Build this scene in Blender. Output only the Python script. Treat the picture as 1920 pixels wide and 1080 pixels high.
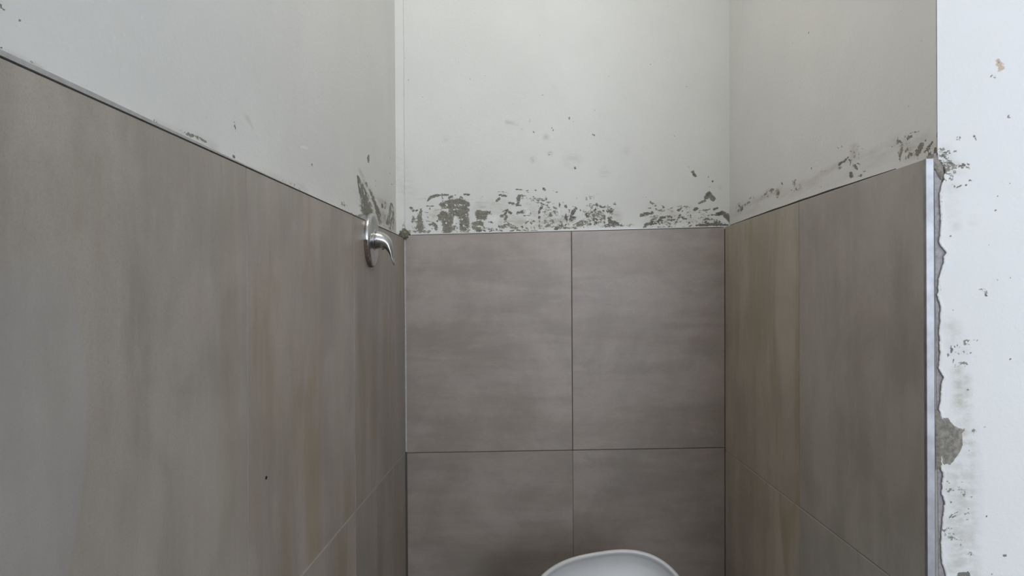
# Tiled toilet alcove with peeling plaster above the tiles, seen from eye height.
import bpy, bmesh, math, random
import numpy as np
from mathutils import Vector, Matrix
C = bpy.context.scene.collection
for o in list(bpy.data.objects):
    bpy.data.objects.remove(o)
random.seed(4)
PI = math.pi

# ------------------------------------------------------------------ camera, sky, exposure
cd = bpy.data.cameras.new('camera')
cd.sensor_width = 36.0
cd.lens = 36.0 * 1450.0 / 1920.0
cd.clip_start = 0.02
cam = bpy.data.objects.new('camera', cd)
C.objects.link(cam)
cam.location = (0, 0, 1.45)
cam.rotation_euler = (Matrix.Rotation(35 / 1450, 3, 'Z') @ Matrix.Rotation(PI / 2 + 18 / 1450, 3, 'X')
                      @ Matrix.Rotation(-0.005, 3, 'Z')).to_euler()
sc = bpy.context.scene
sc.camera = cam
sc.view_settings.view_transform = 'Standard'
sc.view_settings.look = 'None'
sc.view_settings.gamma = 1.0
sc.view_settings.use_curve_mapping = False
sc.view_settings.exposure = 0.0

wd = bpy.data.worlds.new('overcast_sky')
sc.world = wd
wd.use_nodes = True
wt = wd.node_tree
bg = wt.nodes['Background']
bg.inputs['Color'].default_value = (0.91, 0.98, 1.11, 1)
bg.inputs['Strength'].default_value = 10.1

def portal(loc, rot, sx, sy):
    """Marks the window opening so the sky is sampled through it."""
    l = bpy.data.lights.new('window_portal', 'AREA')
    l.shape = 'RECTANGLE'
    l.size, l.size_y = sx, sy
    l.cycles.is_portal = True
    o = bpy.data.objects.new('window_portal', l)
    C.objects.link(o)
    o.location, o.rotation_euler = loc, rot

# ------------------------------------------------------------------ sizes (metres)
XL, XR, YB, YF = -0.3458, 0.5267, 2.110, 1.045      # tile faces: side walls at eye height, back wall; front of the partition
KL, KR = -0.0034, 0.0075                            # the side walls are slightly out of plumb
EYE = 1.45
PL, PB, PR = 0.022, 0.013, 0.0155                   # how far the painted plaster lies behind the tile faces
TT = 0.010                                          # tile thickness
ROOM_Y, ROOM_X, CEIL = 2.2, 2.3, 2.95
lx = lambda z: XL + KL * (z - EYE)
rx = lambda z: XR + KR * (z - EYE)

# ------------------------------------------------------------------ node helpers
class N:
    def __init__(s, name):
        s.m = bpy.data.materials.new(name)
        s.m.use_nodes = True
        s.t = s.m.node_tree
        s.b = s.t.nodes['Principled BSDF']
    def n(s, typ, **kw):
        x = s.t.nodes.new(typ)
        for k, v in kw.items():
            setattr(x, k, v)
        return x
    def l(s, a, b):
        s.t.links.new(a, b)
    def put(s, sock, v):
        if isinstance(v, bpy.types.NodeSocket):
            s.l(v, sock)
        elif isinstance(v, (tuple, list)) and len(v) == 3 and sock.type == 'RGBA':
            sock.default_value = (*v, 1)
        else:
            sock.default_value = v
    def math(s, op, a, b=0.0, c=0.0, clamp=False):
        x = s.n('ShaderNodeMath', operation=op, use_clamp=clamp)
        for i, v in enumerate((a, b, c)):
            s.put(x.inputs[i], v)
        return x.outputs[0]
    def mix(s, f, a, b, mode='MIX'):
        x = s.n('ShaderNodeMix', data_type='RGBA', blend_type=mode)
        s.put(x.inputs[0], f); s.put(x.inputs[6], a); s.put(x.inputs[7], b)
        return x.outputs[2]
    def step(s, v, a, b):
        x = s.n('ShaderNodeMapRange', interpolation_type='SMOOTHSTEP')
        s.put(x.inputs[0], v); x.inputs[1].default_value = a; x.inputs[2].default_value = b
        return x.outputs[0]
    def coord(s, scale=(1, 1, 1), rnd=0.0):
        tc = s.n('ShaderNodeTexCoord').outputs['Object']
        if rnd:
            oi = s.n('ShaderNodeObjectInfo').outputs['Random']
            cv = s.n('ShaderNodeCombineXYZ')
            s.l(s.math('MULTIPLY', oi, rnd), cv.inputs[0]); s.l(s.math('MULTIPLY', oi, rnd * 1.7), cv.inputs[1]); s.l(s.math('MULTIPLY', oi, rnd * 2.3), cv.inputs[2])
            va = s.n('ShaderNodeVectorMath', operation='ADD')
            s.l(tc, va.inputs[0]); s.l(cv.outputs[0], va.inputs[1]); tc = va.outputs[0]
        mp = s.n('ShaderNodeVectorMath', operation='MULTIPLY')
        s.l(tc, mp.inputs[0]); mp.inputs[1].default_value = scale
        return mp.outputs[0]
    def noise(s, vec, scale, detail=4, rough=0.55, dist=0.0):
        x = s.n('ShaderNodeTexNoise')
        s.l(vec, x.inputs['Vector'])
        x.inputs['Scale'].default_value = scale; x.inputs['Detail'].default_value = detail
        x.inputs['Roughness'].default_value = rough; x.inputs['Distortion'].default_value = dist
        return x.outputs['Fac']
    def attr(s, name):
        x = s.n('ShaderNodeAttribute', attribute_name=name)
        return x.outputs['Fac']
    def bump(s, h, strength, dist=0.001, normal=None):
        x = s.n('ShaderNodeBump')
        x.inputs['Strength'].default_value = strength; x.inputs['Distance'].default_value = dist
        s.l(h, x.inputs['Height'])
        if normal is not None:
            s.l(normal, x.inputs['Normal'])
        return x.outputs[0]
    def out(s, col, rough=0.6, normal=None, metal=0.0, spec=None):
        s.put(s.b.inputs['Base Color'], col); s.put(s.b.inputs['Roughness'], rough); s.put(s.b.inputs['Metallic'], metal)
        if normal is not None: s.l(normal, s.b.inputs['Normal'])
        if spec is not None: s.b.inputs['Specular IOR Level'].default_value = spec
        return s.m

def plaster_material(name, tint, stretch):
    k = N(name)
    v = k.coord()
    vs = k.coord(stretch)
    fine = k.noise(vs, 170, 5, 0.65)
    mid = k.noise(vs, 55, 4, 0.6, 0.6)
    tiny = k.noise(v, 430, 3, 0.7)
    n = k.math('ADD', k.math('ADD', k.math('MULTIPLY', fine, 0.45), k.math('MULTIPLY', mid, 0.30)), k.math('MULTIPLY', tiny, 0.25))
    n = k.math('MULTIPLY', k.math('SUBTRACT', n, 0.5), 3.6)
    def mask(a, w=0.12, bias=0.5):
        x = k.attr(a)
        m = k.step(k.math('ADD', k.math('MULTIPLY', x, 0.92), n), bias, bias + w)
        return k.math('MULTIPLY', m, k.step(x, 0.02, 0.16))
    big = k.noise(v, 3.2, 5, 0.6)
    blot = k.noise(v, 17, 4, 0.6)
    base = k.mix(k.step(big, 0.35, 0.7), tuple(c * 0.95 for c in tint), tint)
    base = k.mix(k.math('MULTIPLY', k.step(blot, 0.52, 0.75), 0.22), base, tuple(c * 0.92 for c in (tint[0], tint[1] * 0.99, tint[2] * 0.95)))
    wash = k.attr('wash')
    drag = k.noise(k.coord(tuple(c * c * c for c in stretch)), 70, 4, 0.65)
    col = k.mix(k.math('MULTIPLY', wash, k.math('ADD', 0.25, k.math('MULTIPLY', k.step(drag, 0.38, 0.62), 0.9)), clamp=True), base, (0.47, 0.445, 0.385))
    cem = mask('cement')
    cc = k.mix(k.step(fine, 0.4, 0.62), (0.128, 0.122, 0.090), (0.235, 0.225, 0.180))
    col = k.mix(k.math('MULTIPLY', cem, 0.93), col, cc)
    och = mask('ochre', 0.3)
    col = k.mix(k.math('MULTIPLY', och, 0.7), col, (0.44, 0.30, 0.17))
    drk = mask('dark')
    col = k.mix(k.math('MULTIPLY', drk, 0.9), col, (0.115, 0.108, 0.092))
    skm = mask('skim', 0.2)
    col = k.mix(k.math('MULTIPLY', skm, 0.85), col, tuple(min(1, c * 1.08) for c in tint))
    # tiny stray specks of dirt
    sp = k.noise(v, 95, 2, 0.5)
    col = k.mix(k.math('MULTIPLY', k.step(sp, 0.765, 0.80), 0.5), col, (0.28, 0.26, 0.22))
    peel = k.noise(v, 420, 4, 0.7)
    roll = k.noise(v, 140, 3, 0.55)
    h = k.math('ADD', k.math('MULTIPLY', peel, 0.5), roll)
    nrm = k.bump(h, 0.42, 0.0013)
    h2 = k.math('SUBTRACT', k.math('MULTIPLY', fine, k.math('MULTIPLY', cem, 0.5)), k.math('MAXIMUM', cem, drk))
    nrm = k.bump(h2, 0.5, 0.0015, nrm)
    return k.out(col, 0.62, nrm, spec=0.35)

def tile_material(name, grain, c1, c2, brown, pale_patch=False, spec=0.5):
    """Concrete-look porcelain; grain is the stretch of the printed streaks."""
    k = N(name)
    v = k.coord(rnd=37.0)
    g = k.coord(grain, rnd=37.0)
    streak = k.noise(g, 8, 4, 0.55, 0.4)
    cloud = k.noise(v, 5.5, 6, 0.62, 0.4)
    fine = k.noise(g, 42, 5, 0.65)
    grit = k.noise(v, 520, 2, 0.6)
    f = k.math('ADD', k.math('MULTIPLY', cloud, 0.6), k.math('MULTIPLY', streak, 0.4))
    col = k.mix(k.step(f, 0.38, 0.62), c1, c2)
    pink = k.step(k.noise(v, 11, 4, 0.6), 0.48, 0.68)
    col = k.mix(k.math('MULTIPLY', pink, 0.22), col, (c1[0] * 1.12, c1[1] * 0.97, c1[2] * 1.0))
    warm = k.step(k.noise(g, 5.0, 4, 0.6, 0.5), 0.46, 0.66)
    tint = k.n('ShaderNodeObjectInfo')
    col = k.mix(k.math('MULTIPLY', warm, k.math('MULTIPLY', tint.outputs['Alpha'], 0.75)), col, brown)
    col = k.mix(k.math('MULTIPLY', k.step(fine, 0.5, 0.75), 0.16), col, tuple(c * 1.25 for c in c2))
    col = k.mix(k.math('MULTIPLY', k.step(grit, 0.42, 0.68), 0.2), col, tuple(c * 0.7 for c in c1))
    col = k.mix(1.0, col, tint.outputs['Color'], 'MULTIPLY')
    if pale_patch:
        # paler, slightly bluish patch painted on the nearest tile, with a curved edge
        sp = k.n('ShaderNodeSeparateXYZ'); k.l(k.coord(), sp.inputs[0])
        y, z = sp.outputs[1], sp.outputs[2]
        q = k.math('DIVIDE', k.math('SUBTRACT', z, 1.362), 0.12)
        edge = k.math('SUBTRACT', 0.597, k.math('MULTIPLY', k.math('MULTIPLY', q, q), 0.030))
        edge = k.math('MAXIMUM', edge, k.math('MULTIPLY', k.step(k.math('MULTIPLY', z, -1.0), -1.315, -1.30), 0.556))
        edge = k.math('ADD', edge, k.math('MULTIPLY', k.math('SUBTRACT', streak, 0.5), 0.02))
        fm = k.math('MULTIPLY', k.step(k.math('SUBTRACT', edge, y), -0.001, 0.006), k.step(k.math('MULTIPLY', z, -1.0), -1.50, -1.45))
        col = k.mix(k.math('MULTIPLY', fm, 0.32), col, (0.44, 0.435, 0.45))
    rough = k.math('ADD', 0.34, k.math('MULTIPLY', cloud, 0.16))
    nrm = k.bump(k.math('ADD', fine, k.math('MULTIPLY', grit, 0.5)), 0.06, 0.0006)
    return k.out(col, rough, nrm, spec=spec)

def plain(name, col, rough=0.5, metal=0.0, var=0.08, scale=90, bump=0.1, spec=None):
    k = N(name)
    v = k.coord()
    n = k.noise(v, scale, 4, 0.6)
    c = k.mix(k.step(n, 0.3, 0.7), tuple(x * (1 - var) for x in col), tuple(min(1, x * (1 + var)) for x in col))
    return k.out(c, k.math('ADD', rough - 0.05, k.math('MULTIPLY', n, 0.1)), k.bump(n, bump, 0.0006), metal, spec)

WHITE = (0.735, 0.738, 0.712)
M_back = plaster_material('plaster_paint_back', WHITE, (0.75, 1, 1.15))
M_side = plaster_material('plaster_paint_side', (0.765, 0.762, 0.738), (1, 0.45, 0.8))
M_front = plaster_material('plaster_paint_front', (0.75, 0.752, 0.735), (0.8, 1, 1.0))
T_side = tile_material('stone_tile_upright_grain', (1, 1.6, 0.36), (0.318, 0.288, 0.254), (0.425, 0.392, 0.354), (0.30, 0.25, 0.165), pale_patch=True)
T_back = tile_material('stone_tile_level_grain', (0.45, 1, 2.6), (0.298, 0.258, 0.228), (0.41, 0.36, 0.324), (0.33, 0.265, 0.19), spec=0.75)
M_dark = plain('dark_grout', (0.10, 0.09, 0.078), 0.9)
M_pale = plain('pale_grout', (0.52, 0.51, 0.49), 0.9)
M_mid = plain('grey_grout', (0.33, 0.31, 0.28), 0.9)
M_mortar = plain('mortar', (0.245, 0.228, 0.195), 0.92, var=0.3, scale=160, bump=0.9)
M_adhes = plain('tile_adhesive', (0.33, 0.32, 0.32), 0.92, var=0.2, scale=170, bump=0.7)
M_alu = plain('brushed_aluminium', (0.36, 0.368, 0.383), 0.52, 1.0, var=0.2, scale=22)
M_trimg = plain('grey_trim', (0.42, 0.41, 0.40), 0.55, var=0.1)
M_chrome = plain('worn_chrome', (0.50, 0.50, 0.49), 0.24, 1.0, var=0.16, scale=40, bump=0.05)
M_rust = plain('limescale_and_rust', (0.12, 0.09, 0.06), 0.85, var=0.4, scale=300, bump=0.8)
M_por = plain('white_plastic', (0.66, 0.66, 0.65), 0.22, var=0.02, scale=8, bump=0.02)
M_cer = plain('white_ceramic', (0.82, 0.82, 0.81), 0.12, var=0.02, scale=8, bump=0.0)
M_floor = plain('dark_floor_tile', (0.13, 0.12, 0.11), 0.5, var=0.15, scale=9)
M_ceil = plain('ceiling_paint', (0.74, 0.74, 0.72), 0.8, var=0.03, scale=40)
M_wood = plain('window_paint', (0.70, 0.70, 0.69), 0.45, var=0.03)

# ------------------------------------------------------------------ object helpers
def link(o, parent=None, label=None, category=None, kind=None, group=None):
    C.objects.link(o)
    if parent: o.parent = parent
    if label: o['label'] = label
    if category: o['category'] = category
    if kind: o['kind'] = kind
    if group: o['group'] = group
    return o

def mesh_obj(name, verts, faces, mat, smooth=False, **kw):
    me = bpy.data.meshes.new(name)
    me.from_pydata([tuple(v) for v in verts], [], faces)
    me.validate()
    me.materials.append(mat)
    if smooth:
        me.polygons.foreach_set('use_smooth', [True] * len(me.polygons))
    return link(bpy.data.objects.new(name, me), **kw)

def from_bm(name, bm, mat, smooth=False, **kw):
    bmesh.ops.recalc_face_normals(bm, faces=bm.faces)
    me = bpy.data.meshes.new(name)
    bm.to_mesh(me); bm.free()
    me.materials.append(mat)
    if smooth:
        me.polygons.foreach_set('use_smooth', [True] * len(me.polygons))
    return link(bpy.data.objects.new(name, me), **kw)

def hexa(bm, p, bevel=0.0):
    """p: eight corners, the four of one side in order, then the four opposite."""
    v = [bm.verts.new(q) for q in p]
    fs = [bm.faces.new([v[i] for i in f]) for f in ((0, 1, 2, 3), (7, 6, 5, 4), (0, 4, 5, 1), (1, 5, 6, 2), (2, 6, 7, 3), (3, 7, 4, 0))]
    if bevel:
        bmesh.ops.bevel(bm, geom=list({e for f in fs for e in f.edges}), offset=bevel, segments=1, affect='EDGES', profile=0.5)

def box(bm, a, b, bevel=0.0):
    (x0, y0, z0), (x1, y1, z1) = a, b
    hexa(bm, [(x0, y0, z0), (x1, y0, z0), (x1, y0, z1), (x0, y0, z1), (x0, y1, z0), (x1, y1, z0), (x1, y1, z1), (x0, y1, z1)], bevel)

def box_obj(name, a, b, mat, bevel=0.0, **kw):
    bm = bmesh.new(); box(bm, a, b, bevel)
    return from_bm(name, bm, mat, **kw)

# ------------------------------------------------------------------ stains on the plaster: wear with a shape of its own
# (kind, strength, foreshortening-free aspect, [(along the wall mm, height mm, half-width mm), ...])
STROKES = {'back':[('c',0.75,1.0,[(-354,1705,2.0),(-352,1671,2.5),(-347,1645,4.0)]),
 ('d',0.8,1.0,[(-330,1699,5.0),(-320,1689,6.5),(-311,1693,4.0)]),
 ('c',0.85,1.0,[(-301,1694,4.0),(-305,1671,9.0),(-305,1645,16.0)]),
 ('c',0.7,1.0,[(-335,1633,5.5),(-278,1633,5.5)]),
 ('c',0.95,1.0,[(-284,1718,3.0),(-272,1729,5.0),(-256,1733,4.5),(-225,1734,2.5)]),
 ('c',0.8,1.0,[(-225,1726,3.0),(-215,1730,3.5)]),
 ('d',0.7,1.0,[(-207,1733,2.0),(-204,1734,1.5)]),
 ('d',0.9,1.0,[(-181,1735,2.5),(-168,1734,2.5)]),
 ('c',1,1.0,[(-246,1707,6.5),(-220,1711,12.0),(-194,1716,10.5),(-174,1709,10.0)]),
 ('c',0.9,1.0,[(-238,1700,5.5),(-178,1699,7.0)]),
 ('c',1,1.0,[(-241,1684,8.5),(-228,1665,20.5),(-228,1639,16.5)]),
 ('c',0.95,1.0,[(-217,1686,11.5),(-191,1683,12.5),(-174,1692,8.5)]),
 ('c',0.9,1.0,[(-181,1670,17.0),(-181,1641,17.0)]),
 ('c',0.72,1.0,[(-207,1644,13.5)]),
 ('c',0.9,1.0,[(-251,1676,5.5),(-246,1668,4.5)]),
 ('c',0.75,1.0,[(-284,1703,2.5),(-267,1703,2.5)]),
 ('c',0.7,1.0,[(-277,1696,2.5)]),
 ('c',0.75,1.0,[(-270,1658,3.0),(-262,1650,7.0),(-259,1638,7.5)]),
 ('c',0.95,1.0,[(-144,1683,8.5),(-126,1683,7.5),(-116,1685,5.0)]),
 ('c',0.9,1.0,[(-144,1672,8.5),(-124,1671,5.5),(-111,1686,3.5)]),
 ('c',0.9,1.0,[(-155,1653,9.0),(-135,1655,8.0)]),
 ('c',0.9,1.0,[(-154,1644,9.5),(-142,1639,8.5)]),
 ('d',0.6,1.0,[(-152,1634,4.5),(-108,1635,4.5)]),
 ('c',0.65,1.0,[(-126,1641,6.0),(-80,1636,6.0)]),
 ('c',0.8,1.0,[(-92,1716,4.0),(-84,1723,3.5)]),
 ('d',0.9,1.0,[(-84,1732,3.0),(-66,1729,3.0)]),
 ('c',0.6,1.0,[(-87,1741,1.5),(-71,1740,1.5)]),
 ('d',0.85,1.0,[(-58,1711,3.5),(-40,1706,6.5),(-25,1703,3.0)]),
 ('c',0.85,1.0,[(-29,1729,5.5),(-33,1712,6.0)]),
 ('c',0.55,1.0,[(-22,1725,7.0),(1,1721,6.0)]),
 ('d',0.85,1.0,[(-64,1690,5.0),(-53,1683,5.0)]),
 ('d',0.9,1.0,[(-35,1682,5.0),(-17,1686,6.5)]),
 ('c',0.7,1.0,[(-74,1685,5.0),(-65,1674,4.5),(-72,1659,4.5)]),
 ('d',0.8,1.0,[(35,1706,3.5),(27,1692,4.0),(24,1682,3.5)]),
 ('d',0.65,1.0,[(24,1671,3.5),(27,1652,3.5)]),
 ('c',0.5,1.0,[(4,1716,8.0),(43,1720,9.0)]),
 ('c',0.55,1.0,[(48,1694,21.0),(48,1653,20.5)]),
 ('c',0.5,1.0,[(74,1686,18.0),(89,1653,15.5)]),
 ('c',0.6,1.0,[(27,1643,6.5),(123,1642,6.5)]),
 ('c',0.75,1.0,[(-74,1646,8.0),(-59,1648,8.5),(-38,1640,6.0)]),
 ('c',0.6,1.0,[(1,1709,3.5)]),
 ('c',0.5,1.0,[(12,1721,8.0),(-9,1709,5.0)]),
 ('d',0.8,1.0,[(-40,1748,2.0),(-22,1746,2.0)]),
 ('d',0.7,1.0,[(-6,1745,1.5)]),
 ('d',0.6,1.0,[(10,1744,1.5),(22,1742,1.5)]),
 ('d',0.95,1.0,[(39,1748,3.0)]),
 ('c',0.6,1.0,[(61,1743,1.5),(74,1738,2.5)]),
 ('o',0.7,1.0,[(-262,1694,4.5),(-243,1694,5.0)]),
 ('p',0.7,1.0,[(-170,1719,2.5),(-131,1724,2.5)]),
 ('p',0.7,1.0,[(-92,1692,2.0),(-74,1693,2.0)]),
 ('p',0.6,1.0,[(-145,1656,2.5),(-126,1655,2.5)]),
 ('d',0.7,1.0,[(-131,1727,2.5)]),
 ('w',0.6,1.0,[(-61,1659,18.0),(16,1653,18.0),(115,1663,15.5)]),
 ('w',0.5,1.0,[(-139,1696,15.5),(-74,1701,15.5)]),
 ('w',0.5,1.0,[(-2,1679,23.5)]),
 ('w',0.5,1.0,[(-264,1676,15.5)]),
 ('w',0.45,1.0,[(-340,1726,2.5),(-288,1723,2.0)]),
 ('w',0.5,1.0,[(-150,1712,1.5),(-92,1712,1.5)]),
 ('w',0.5,1.0,[(-150,1701,1.5),(-74,1697,1.5)]),
 ('k',0.9,1.0,[(-207,1670,4.0),(-210,1652,3.5)]),
 ('k',0.8,1.0,[(-113,1672,10.5),(-90,1669,10.5)]),
 ('k',0.8,1.0,[(-176,1675,2.0)]),
 ('k',0.7,1.0,[(-9,1690,15.5),(-4,1664,10.5)]),
 ('d',0.6,1.0,[(-108,1658,3.0)]),
 ('d',0.6,1.0,[(-46,1676,2.5)]),
 ('c',0.65,1.0,[(-322,1676,4.0),(-325,1661,3.5)]),
 ('k',0.9,1.0,[(79,1694,3.0),(81,1676,3.0)]),
 ('d',0.75,1.0,[(101,1651,6.0),(114,1681,8.5),(126,1694,6.0)]),
 ('d',0.7,1.0,[(119,1668,10.5)]),
 ('d',0.7,1.0,[(117,1699,2.5),(125,1698,2.0)]),
 ('c',0.75,1.0,[(130,1651,10.0),(161,1656,10.5)]),
 ('c',0.5,1.0,[(148,1683,9.0),(157,1673,9.0)]),
 ('k',1,1.0,[(100,1645,1.5),(107,1673,1.5),(112,1691,1.5)]),
 ('k',0.8,1.0,[(135,1663,2.0),(104,1642,1.5)]),
 ('c',0.52,1.0,[(166,1699,15.5),(174,1657,15.5)]),
 ('c',0.5,1.0,[(182,1688,17.0),(184,1652,17.0)]),
 ('d',0.75,1.0,[(189,1701,4.0),(196,1695,4.5),(206,1698,3.5)]),
 ('d',0.7,1.0,[(215,1694,8.0),(223,1680,6.5)]),
 ('c',0.6,1.0,[(192,1680,14.5),(197,1662,13.0)]),
 ('d',0.95,1.0,[(215,1667,4.5),(220,1655,8.0),(237,1650,8.5)]),
 ('d',0.8,1.0,[(205,1647,5.0),(241,1646,4.5)]),
 ('d',0.7,1.0,[(194,1643,3.0),(256,1647,3.5)]),
 ('c',0.5,1.0,[(251,1646,5.0),(282,1647,5.0)]),
 ('w',0.5,1.0,[(231,1683,13.0),(241,1667,10.5)]),
 ('o',0.6,1.0,[(179,1734,3.5),(194,1730,3.5)]),
 ('c',0.48,1.0,[(156,1722,8.0),(187,1730,8.0)]),
 ('c',0.45,1.0,[(128,1721,3.5)]),
 ('d',0.75,1.0,[(303,1674,4.5),(318,1676,5.0),(335,1680,4.5)]),
 ('d',0.85,1.0,[(315,1647,4.5),(335,1652,6.0),(344,1651,4.0)]),
 ('d',0.8,1.0,[(350,1657,3.5),(357,1667,3.5),(375,1669,4.0),(386,1668,3.5)]),
 ('d',0.8,1.0,[(380,1661,5.0),(393,1660,5.0)]),
 ('d',0.75,1.0,[(397,1650,5.0),(406,1666,4.0),(409,1674,3.5)]),
 ('d',0.8,1.0,[(416,1664,2.5),(426,1663,2.0)]),
 ('c',0.6,1.0,[(329,1710,3.0),(344,1699,3.5)]),
 ('c',0.55,1.0,[(354,1689,6.0),(366,1687,6.0)]),
 ('c',0.55,1.0,[(339,1666,13.0),(375,1650,13.0)]),
 ('o',0.8,1.0,[(375,1689,4.0),(396,1681,4.0)]),
 ('o',0.8,1.0,[(402,1696,2.5),(415,1698,2.5)]),
 ('d',0.7,1.0,[(416,1684,3.5)]),
 ('c',0.7,1.0,[(421,1697,2.5),(428,1696,2.5)]),
 ('o',0.4,1.0,[(303,1723,3.0),(319,1722,2.5)]),
 ('c',0.5,1.0,[(301,1725,2.5),(316,1723,2.0)]),
 ('d',0.9,1.0,[(444,1686,2.5),(453,1690,5.0),(457,1692,4.0)]),
 ('c',0.75,1.0,[(462,1685,2.0),(483,1688,2.5),(492,1689,2.0)]),
 ('d',0.85,1.0,[(501,1688,3.0),(511,1692,2.5)]),
 ('c',0.85,1.0,[(461,1705,3.0),(478,1712,3.5)]),
 ('c',1,1.0,[(481,1721,7.5),(488,1731,7.5),(499,1717,7.5)]),
 ('d',0.7,1.0,[(483,1727,5.0),(491,1734,4.0)]),
 ('c',1,1.0,[(445,1791,5.0),(451,1783,6.0)]),
 ('d',0.8,1.0,[(449,1785,5.5)]),
 ('d',0.8,1.0,[(487,1777,1.5)]),
 ('d',0.95,1.0,[(499,1765,2.5)]),
 ('d',0.7,1.0,[(493,1782,1.5)]),
 ('d',0.7,1.0,[(491,1750,1.5)]),
 ('w',0.5,1.0,[(519,1749,5.0)]),
 ('c',0.5,1.0,[(542,1693,2.5)]),
 ('d',0.7,1.0,[(511,1674,6.0),(524,1679,6.0)]),
 ('c',1,1.0,[(514,1675,5.5),(526,1677,7.5),(540,1666,8.5),(548,1653,6.0)]),
 ('d',0.6,1.0,[(534,1670,6.0),(548,1654,4.5)]),
 ('d',0.9,1.0,[(454,1645,4.0),(483,1646,4.5),(508,1648,5.0),(539,1645,3.5)]),
 ('d',0.75,1.0,[(503,1656,6.5),(519,1653,6.0)]),
 ('k',0.9,1.0,[(521,1658,3.5),(534,1656,3.5)]),
 ('c',0.55,1.0,[(483,1673,3.0),(494,1673,3.0)]),
 ('c',0.55,1.0,[(444,1655,6.5),(462,1650,6.5)]),
 ('d',0.6,1.0,[(310,1640,2.0),(400,1641,2.0)]),
 ('d',0.6,1.0,[(405,1640,1.5),(452,1642,1.5)]),
 ('c',0.42,1.0,[(432,1686,13.0),(483,1660,15.5)]),
 ('w',0.35,1.0,[(354,1674,31.0),(431,1663,28.5)]),
 ('w',0.35,1.0,[(470,1650,23.0)]),
 ('d',0.7,1.0,[(-1,1936,4.5),(1,1934,3.5)]),
 ('d',0.4,1.0,[(19,1939,4.0),(21,1936,3.0)]),
 ('d',0.4,1.0,[(-23,1915,3.5),(-21,1912,2.5)]),
 ('d',0.75,1.0,[(9,1905,3.5),(11,1903,2.5)]),
 ('d',0.4,1.0,[(40,1918,3.0),(42,1915,2.5)]),
 ('d',0.6,1.0,[(61,1913,4.0),(63,1910,3.0)]),
 ('d',0.9,1.0,[(107,1943,3.0),(108,1941,2.5)]),
 ('d',0.9,1.0,[(119,1933,2.0),(121,1930,1.5)]),
 ('d',0.8,1.0,[(175,1897,5.0),(177,1895,4.0)]),
 ('d',0.8,1.0,[(123,1806,3.0),(125,1804,2.5)]),
 ('d',0.9,1.0,[(38,1748,4.0),(40,1746,3.0)]),
 ('d',0.5,1.0,[(-334,2054,2.5),(-333,2051,2.0)]),
 ('w',0.8,1.0,[(54,1845,6.5)]),
 ('w',0.85,1.0,[(7,1828,7.0)]),
 ('c',0.55,1.0,[(54,1843,4.5)]),
 ('c',0.55,1.0,[(7,1827,4.5)]),
 ('w',0.5,1.0,[(-64,1934,5.0),(-34,1927,3.0)]),
 ('w',0.5,1.0,[(44,1891,7.0)]),
 ('w',0.4,1.0,[(-233,1889,7.0)]),
 ('w',0.4,1.0,[(69,2028,6.0)]),
 ('w',0.35,1.0,[(204,1792,12.5)]),
 ('d',0.6,1.0,[(247,2094,1.5),(251,2094,1.5)]),
 ('w',0.3,1.0,[(263,1850,10.0)]),
 ('w',0.35,1.0,[(117,1827,19.5)]),
 ('w',0.25,1.0,[(-374,1832,29.5),(-344,1743,29.5)]),
 ('c',0.76,1.0,[(55,1684,2.0),(55,1679,3.5),(56,1674,2.0)]),
 ('d',0.66,1.0,[(76,1676,2.0),(76,1672,3.5),(75,1668,2.0)]),
 ('c',0.81,1.0,[(0,1680,1.5),(0,1678,2.5),(1,1676,1.5)]),
 ('d',0.7,1.0,[(22,1704,1),(22,1702,2.0),(22,1700,1)]),
 ('c',0.8,1.0,[(118,1642,1.5),(120,1639,2.0),(121,1636,1.5)]),
 ('d',0.6,1.0,[(10,1713,1),(12,1712,1.5),(13,1710,1)]),
 ('d',0.69,1.0,[(24,1649,2.0),(24,1647,3.0),(24,1645,2.0)]),
 ('c',0.66,1.0,[(90,1713,1),(91,1710,1.5),(92,1708,1)]),
 ('c',0.95,1.0,[(65,1688,1),(67,1684,2.0),(69,1679,1)]),
 ('d',0.82,1.0,[(69,1642,2.5),(70,1639,4.0),(72,1637,2.5)]),
 ('c',0.63,1.0,[(9,1644,1.5),(11,1640,2.0),(12,1637,1.5)]),
 ('c',0.94,1.0,[(26,1672,2.0),(24,1669,3.0),(22,1666,2.0)]),
 ('c',0.81,1.0,[(97,1702,2.5),(98,1700,4.0),(99,1697,2.5)]),
 ('d',0.74,1.0,[(44,1712,1.5),(50,1712,2.0),(56,1712,1.5)]),
 ('c',0.8,1.0,[(43,1647,1),(50,1647,2.0),(56,1647,1)]),
 ('c',0.62,1.0,[(99,1675,1),(102,1670,2.0),(105,1665,1)]),
 ('c',0.91,1.0,[(46,1706,1),(49,1700,2.0),(52,1695,1)]),
 ('c',0.92,1.0,[(119,1671,1),(118,1667,2.0),(117,1662,1)]),
 ('c',0.71,1.0,[(57,1693,1),(56,1691,1.5),(56,1689,1)]),
 ('c',0.72,1.0,[(87,1652,2.0),(88,1647,3.5),(89,1642,2.0)]),
 ('d',0.83,1.0,[(76,1650,1.5),(82,1647,3.0),(87,1645,1.5)]),
 ('c',0.91,1.0,[(45,1722,1),(45,1719,2.0),(45,1717,1)]),
 ('c',0.87,1.0,[(6,1662,2.0),(9,1660,3.0),(11,1658,2.0)]),
 ('c',0.71,1.0,[(58,1664,1.5),(62,1659,2.5),(66,1654,1.5)]),
 ('d',0.92,1.0,[(80,1710,1.5),(80,1704,2.5),(80,1698,1.5)]),
 ('c',0.93,1.0,[(18,1711,1),(24,1710,1.5),(30,1709,1)]),
 ('c',0.84,1.0,[(31,1710,2.0),(32,1707,3.0),(34,1703,2.0)]),
 ('c',0.91,1.0,[(86,1655,2.0),(86,1652,3.5),(86,1648,2.0)]),
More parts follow.
